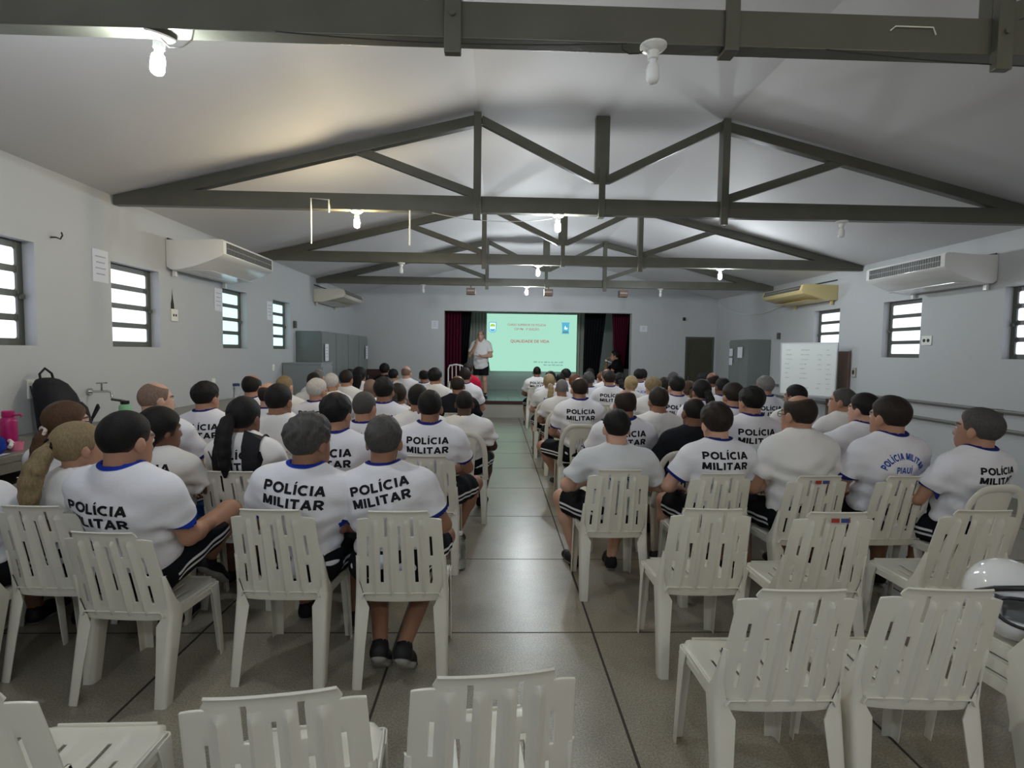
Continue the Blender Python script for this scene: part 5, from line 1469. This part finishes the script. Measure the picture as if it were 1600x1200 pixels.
S(-1.444, 6.35, 1.268, 'person with brown shaved scalp, left block, half hidden by grey hair', 'with the brown shaved scalp', 'A', skin='b', hair='shaved', hc='stub', by=-0.8, hy=-5.5, shirt='tw', res=0.013, seed=24)
S(-0.461, 6.60, 1.307, 'person with thinning crown and black t-shirt beside the left aisle', 'with thinning crown and black shirt', 'A', skin='t', hair='balding', hc='dark', shirt='bk', by=-0.6, hy=-2.2, res=0.012, hs=1.05, seed=25)
S(-0.804, 7.25, 1.368, 'person with greyish black hair looking right, third seat from the left aisle', 'with greyish black hair', 'A', skin='m', hair='full', hc='black', by=-1.2, hy=-20, shirt='tw', res=0.012, face=True, seed=26)
S(-2.386, 7.20, 1.290, 'person with dark hair looking left, behind the white-haired one', 'with dark hair looking left', 'A', skin='m', hair='short', hc='dark', by=0.0, hy=13.2, shirt='tw', res=0.014, seed=27)
S(-2.016, 7.40, 1.322, 'person with neat dark hair and small arched lettering in front of the cabinets', 'with neat dark hair by the cabinets', 'B', skin='m', hair='short', hc='dark', by=-1.2, hy=-9.9, prnt='ARCK', shirt='tw', res=0.013, seed=28)
S(-0.456, 8.15, 1.345, 'person with dark hair in white t-shirt behind the one in red', 'with dark hair behind the red shirt', 'A', skin='m', hair='full', hc='dark', by=-1.0, hy=-6.6, shirt='tb', res=0.013, seed=29)
S(-2.060, 8.30, 1.329, 'person with a mass of long black hair before the cabinets', 'with a mass of long black hair', 'B', skin='t', hair='long', hc='black', female=True, by=-1.2, hy=-16.5, shirt='tw', res=0.013, seed=30)
S(-2.593, 8.05, 1.311, 'person with pinkish grey scalp before the pale low cabinet', 'with the pinkish grey scalp', 'A', skin='l', hair='shaved', hc='grey', by=-1.2, hy=-8.8, shirt='tw', res=0.015, seed=31)
S(-2.416, 9.10, 1.280, 'person with dark hair just showing behind a neat dark head, left rear', 'just showing behind a neat dark head', 'A', skin='m', hair='short', hc='dark', by=-1.2, shirt='tw', res=0.015, seed=32)
S(-1.177, 9.00, 1.299, 'person with a reddish bald patch, front part of the left block', 'with the reddish bald patch', 'A', skin='t', hair='balding', hc='black', by=-0.8, hy=0.0, shirt='tb', res=0.014, seed=33)
S(-1.536, 9.40, 1.337, 'person with pale bald shining head, front part of the left block', 'with the pale shining head', 'B', skin='l', hair='ring', hc='stub', by=-1.0, hy=-8.8, shirt='tw', res=0.013, seed=34)
S(-1.885, 10.10, 1.255, 'person with short dark hair looking right beside the pale bald head', 'with short dark hair beside the bald head', 'A', skin='m', hair='short', hc='black', by=-1.2, hy=-16.5, shirt='bk', res=0.014, seed=35)
S(-2.212, 10.90, 1.327, 'person with wavy black hair in black before the brown lectern', 'with wavy black hair before the lectern', 'A', skin='t', hair='curly', hc='black', by=-1.2, hy=-5.5, shirt='bk', res=0.014, seed=36)
S(-0.534, 10.40, 1.373, 'person in a red t-shirt near the foot of the stage', 'in the red t-shirt', 'A', skin='t', hair='full', hc='dark', shirt='rd', shorts='shorts_r', by=-1.6, hy=-7.7, res=0.013, roll=3, seed=37)
S(0.818, 3.62, 1.220, 'person in a black cap and pale t-shirt with blue arched lettering', 'in the black cap', 'A', skin='l', hair='short', hc='black', cap=True, shirt='gy', prnt='ARCDO', by=0.6, hy=1.7, res=0.008, bulk=1.1, lean=0, ptop=0.33, hs=1.04, K=[(-0.31, 0.4, 0.52), None], arms='wide', cpos=(0.785, 3.655), A=[(-0.2, 0.36, 0.095), (0.06, 0.33, 0.095)], seed=38)
S(1.471, 3.56, 1.277, 'person with tall dark hair leaning right, police t-shirt, beside the black cap', 'with tall dark hair beside the black cap', 'A', skin='l', hair='full', hc='dark', prnt='PM', by=2.4, hy=6, res=0.008, bulk=1.04, lean=-2, roll=0, hs=1.1, hroll=-6, arms='wide', cpos=(1.4, 3.575), seed=39)
S(1.999, 3.52, 1.341, 'person with glasses and thinning crown in plain white t-shirt, nearest right row', 'with glasses and thinning crown', 'A', skin='m', hair='balding', hc='dark', shirt='tw', by=3.2, hy=20, res=0.008, bulk=1.06, lean=-3, glasses=True, face=True, hs=1.1, sticker=True, E=[(-0.27, 0.09, 0.72), None], W=[(-0.1, 0.33, 0.66), None], cpos=(1.98, 3.525), seed=40)
S(2.571, 3.46, 1.344, 'person with blue arched lettering and small word under it, nearest right row', 'with blue arched lettering', 'A', skin='m', hair='short', hc='dark', prnt='ARC', shirt='tb', by=4.0, hy=16, res=0.008, bulk=1.12, lean=3, face=True, hs=1.15, prx=-0.005, psc=1.12, ptop=0.455, cpos=(2.54, 3.535), seed=41)
S(2.933, 3.20, 1.296, 'person with brown-grey hair seated by the right wall in a hooped chair, police t-shirt', 'by the right wall in the hooped chair', 'B', skin='m', hair='short', hc='dgrey', prnt='PM', hy=26, res=0.008, bulk=0.98, lean=8, face=True, hs=1.1, pitch=4, prx=0.03, psc=0.85, sock='sockw', ptop=0.43, seed=42, by=8)
S(1.570, 4.25, 1.263, 'person with shaved brown head in a black t-shirt with white arched lettering', 'with the black t-shirt and brown head', 'B', skin='b', hair='shaved', hc='black', shirt='bk', prnt='OPS', by=1.2, hy=4.4, res=0.009, bulk=1.04, hs=1.05, chx=-0.11, ptop=0.4, seed=43)
S(1.063, 4.42, 1.306, 'person with reddish-brown cropped hair in police t-shirt, half behind the cap', 'with reddish cropped hair', 'B', skin='t', hair='balding', hc='dark', prnt='PM', by=0.6, hy=2.8, res=0.009, bulk=1.12, hs=1.08, chx=-0.09, seed=44)
S(1.483, 4.90, 1.295, 'person with flat dark hair and plain white t-shirt, centre right block', 'with flat dark hair and plain shirt', 'B', skin='t', hair='short', hc='dark', shirt='tw', by=1.0, hy=4.4, res=0.01, bulk=1.14, hs=1.05, seed=45)
S(2.062, 4.32, 1.345, 'person with swept black hair, blue-collared police t-shirt, right block', 'with swept black hair', 'A', skin='m', hair='full', hc='black', prnt='PM', by=2.0, hy=13.2, res=0.009, bulk=1.06, face=True, seed=46)
S(2.922, 4.22, 1.306, 'person with faded sides raising an arm with blue sleeve cuff', 'raising an arm', 'A', skin='l', hair='fade', hc='black', by=5.2, hy=26, res=0.009, face=True, hs=1.05, E=[(-0.36, 0.1, 0.86), None], W=[(-0.3, 0.3, 0.98), None], seed=47)
S(3.160, 4.85, 1.313, 'person with greying hair in left profile before the wall rails', 'with greying hair in left profile', 'A', skin='m', hair='buzz', hc='dgrey', shirt='tw', by=4.4, hy=42, res=0.01, face=True, hs=1.05, seed=48)
S(0.894, 5.75, 1.341, 'person with a bald crown in police t-shirt, arched chair by the right aisle', 'with the bald crown by the right aisle', 'B', skin='m', hair='halfbald', hc='dark', prnt='PM', by=0.6, hy=4.4, res=0.009, bulk=1.1, hs=1.08, K=[(-0.34, 0.42, 0.52), None], A=[(-0.12, 0.62, 0.095), None], shoe='shoe3', seed=49)
S(3.085, 5.50, 1.301, 'person with dark hair and grey temples in profile below the whiteboard', 'below the whiteboard', 'A', skin='t', hair='short', hc='black', shirt='tw', by=2.8, hy=30, res=0.011, face=True, seed=50)
S(2.210, 5.00, 1.339, 'person with cropped brown hair and navy collar, right block', 'with cropped brown hair', 'B', skin='m', hair='fade', hc='dark', by=1.6, hy=9.9, res=0.011, shirt='tb', seed=51)
S(2.114, 6.30, 1.345, 'person with square jet-black hair, police t-shirt, centre of the right block', 'with square jet-black hair', 'A', skin='l', hair='short', hc='black', prnt='PM', by=1.2, hy=7.7, res=0.011, hs=1.08, seed=52)
S(2.162, 5.65, 1.335, 'person with black hair falling on one side, right block', 'with black hair falling aside', 'A', skin='t', hair='pony', hc='black', female=True, by=1.2, hy=9.9, prnt='PM', shirt='tb', res=0.012, hs=1.06, seed=53)
S(3.062, 6.10, 1.366, 'person with white-grey hair in front of the right grey cabinet', 'with white-grey hair', 'A', skin='m', hair='short', hc='grey', prnt='PM', by=2.0, hy=14.3, res=0.011, hs=1.05, seed=54)
S(2.547, 7.10, 1.248, 'person with a brown ponytail, right block', 'with the brown ponytail', 'B', skin='l', hair='pony', hc='brown', female=True, by=1.2, hy=5.5, shirt='tw', res=0.014, seed=55)
S(2.010, 6.90, 1.293, 'person with curly sandy hair, right block', 'with curly sandy hair', 'B', skin='l', hair='curly', hc='dblonde', by=1.2, hy=13.2, shirt='tw', res=0.013, seed=56)
S(2.378, 7.60, 1.273, 'person with dark hair beside the curly sandy head', 'beside the curly sandy head', 'A', skin='t', hair='short', hc='dark', by=1.2, shirt='tw', res=0.014, seed=57)
S(2.787, 6.60, 1.325, 'person with brown cropped head and boxed lettering, right block', 'with boxed lettering', 'A', skin='b', hair='buzz', hc='black', prnt='PM', psc=0.6, by=1.6, hy=7.7, shirt='tb', res=0.012, seed=58)
S(0.868, 7.10, 1.252, 'person with a round grey head by the right aisle', 'with the round grey head', 'B', skin='t', hair='buzz', hc='grey', by=0.4, hy=1.7, shirt='tw', res=0.011, hs=1.02, seed=59)
S(1.658, 7.90, 1.343, 'person with short dark hair, in front of the seated man in black', 'with short dark hair below the man in black', 'A', skin='m', hair='fade', hc='dark', by=1.0, hy=4.4, shirt='tb', res=0.012, prnt='PM', seed=60)
S(1.892, 7.55, 1.287, 'person with a blonde bun, right block', 'with the blonde bun', 'B', skin='l', hair='bun', hc='blonde', female=True, by=1.0, hy=7.7, shirt='tw', res=0.012, seed=61)
S(3.100, 7.70, 1.351, 'person with brown bald head in front of the olive door', 'in front of the olive door', 'A', skin='b', hair='ring', hc='dark', by=1.6, hy=12.1, shirt='tw', res=0.013, seed=62)
S(1.443, 8.40, 1.303, 'person with grey-black hair before the black stage curtain', 'with grey-black hair before the black curtain', 'B', skin='b', hair='full', hc='dgrey', by=0.8, hy=4.4, shirt='tb', res=0.013, seed=63)
S(1.312, 9.00, 1.236, 'person with reddish-brown hair behind a bald crown', 'with reddish-brown hair', 'A', skin='l', hair='long', hc='reddish', female=True, by=0.8, shirt='tw', res=0.014, seed=64)
S(0.817, 8.30, 1.269, 'person with a blonde ponytail, second from the right aisle front', 'with the blonde ponytail', 'B', skin='l', hair='lowpony', hc='blonde', female=True, by=0.6, hy=5.5, shirt='tw', prnt='SM', psc=0.8, res=0.012, seed=65)
S(1.149, 9.60, 1.231, 'person with flat black hair behind the round grey head', 'with flat black hair behind the grey head', 'A', skin='t', hair='short', hc='black', by=0.8, shirt='tw', res=0.014, seed=66)
S(1.969, 8.60, 1.292, 'person with black hair in a ponytail beside the blonde bun', 'beside the blonde bun', 'A', skin='t', hair='pony', hc='black', female=True, by=1.0, shirt='tw', res=0.014, seed=67)
S(2.898, 8.80, 1.307, 'person with grey hair just showing left of the olive door', 'just showing left of the olive door', 'A', skin='l', hair='short', hc='dgrey', by=1.2, shirt='tw', res=0.015, seed=68)
S(3.423, 8.90, 1.299, 'person with dark hair showing against the olive door', 'showing against the olive door', 'A', skin='t', hair='full', hc='black', by=1.6, shirt='bk', res=0.015, seed=69)
S(1.906, 9.30, 1.330, 'person with pale balding top, near the man in black', 'with the pale balding top', 'A', skin='l', hair='balding', hc='brown', by=1.0, shirt='tw', res=0.014, seed=70)
S(2.460, 9.30, 1.337, 'person with dark hair and blue lettering, front right rows', 'with dark hair and blue lettering', 'B', skin='t', hair='short', hc='black', by=1.2, hy=14.3, shirt='tb', prnt='SM', res=0.013, seed=71)
S(0.906, 9.00, 1.284, 'person with black hair behind the blonde ponytail', 'behind the blonde ponytail', 'A', skin='t', hair='full', hc='black', by=0.6, shirt='tw', res=0.015, seed=72)
S(1.956, 10.00, 1.249, 'person with ruddy face looking left below the black curtain', 'with the ruddy face', 'A', skin='l', hair='short', hc='reddish', by=2.0, hy=22.0, shirt='tb', res=0.014, face=True, seed=73)
S(2.799, 10.30, 1.310, 'person with dark hair farthest right in the front rows', 'farthest right in the front rows', 'A', skin='t', hair='short', hc='dark', by=1.6, shirt='tw', res=0.015, seed=74)
S(1.329, 10.30, 1.291, 'person with black hair looking left under the slide corner', 'looking left under the slide corner', 'B', skin='l', hair='full', hc='black', by=1.6, hy=19.8, shirt='tw', res=0.014, face=True, seed=75)
S(1.914, 11.00, 1.289, 'person with dark hair in the front row below the grey curtain', 'in the front row below the grey curtain', 'A', skin='t', hair='short', hc='dark', by=1.2, shirt='tb', res=0.015, seed=76)
S(0.871, 11.50, 1.301, 'person with cropped dark hair, front row at the aisle, under the slide', 'at the aisle in the front row', 'A', skin='t', hair='buzz', hc='black', by=0.4, hy=2.2, prnt='PM', shirt='tw', res=0.012, bulk=1.05, K=[(-0.2, 0.44, 0.5), None], seed=77)
# the speaker, standing on the stage, and the seated one in black
person('person', -.385, 13.78, 2.125, label='person standing on the stage in white polo and black shorts, speaking with raised hand', by=172, hy=166, lean=-1, skin='l', hair='shaved', hc='stub', shirt='tw', stand=True, seat=.79, z0=.40, res=.0085, face=True, belly=1.12, bulk=1.06, hs=1.0, group='people on the stage',
       E=[(-.27, .10, 1.10), (.29, -.02, 1.10)], W=[(-.07, .30, 1.09), (.10, .20, 1.36)], hand=[((-.2, .0, -1), (.85, .45, .05), 1), ((.6, .6, .2), (-.25, .25, .9))], seed=91)
o, HC, loc = person('person', 3.06, 13.98, 1.665, label='person in black sitting at the right end of the stage, hand at the chin', by=78, hy=86, lean=-14, skin='m', hair='full', hc='black', shirt='st', z0=.40, res=.0095, face=True, bulk=1.12, hs=1.06, glasses=True, group='people on the stage',
       E=[(-.26, .22, .72), (.21, .36, .72)], W=[(-.14, .34, .66), (.05, .34, .95)], hand=[None, ((.2, .9, .1), (-.2, -.15, .95))], seed=92)
chair('A', loc.x + .05, loc.y, 78, 'plastic chair under the person in black on the stage', 'chairs on the stage', z=.40)
e = tag(empty('microphone', (2.86, 13.94, 1.41)), 'small white microphone held before the face of the person in black', 'microphone')
e.rotation_euler = (0, R(-70), 0)
MB().tube([(0, 0, -.12), (0, 0, 0)], [.010, .013], 10).build('grip', M['plasticw'], e, sm=True)
MB().lathe([(.004, -.005), (.022, .012), (.026, .03), (.018, .05), (.004, .056)], 14).build('head', M['plasticw'], e, sm=True)
EXPO = 0.77
# ------------------------------------------------------------------ light, camera, view
w = bpy.data.worlds.new('World'); scene.world = w; w.use_nodes = True
w.node_tree.nodes['Background'].inputs[0].default_value = (.75, .85, 1, 1); w.node_tree.nodes['Background'].inputs[1].default_value = .6
cam = bpy.data.cameras.new('Camera'); co = bpy.data.objects.new('Camera', cam); col.objects.link(co)
cam.sensor_width = 36; cam.lens = 850 / 1600 * 36; cam.clip_start = .05
m = Matrix(((0.99947155, -0.01223348, -0.03011584, 0), (-0.02934836, 0.05869673, -0.99784436, 0), (0.01397481, 0.9982009, 0.05830668, 1.6), (0, 0, 0, 1)))
co.matrix_world = m
scene.camera = co
scene.view_settings.view_transform = 'Standard'; scene.view_settings.look = 'None'; scene.view_settings.gamma = 1
scene.view_settings.exposure = EXPO
try: scene.cycles.use_denoising = True
except Exception: pass
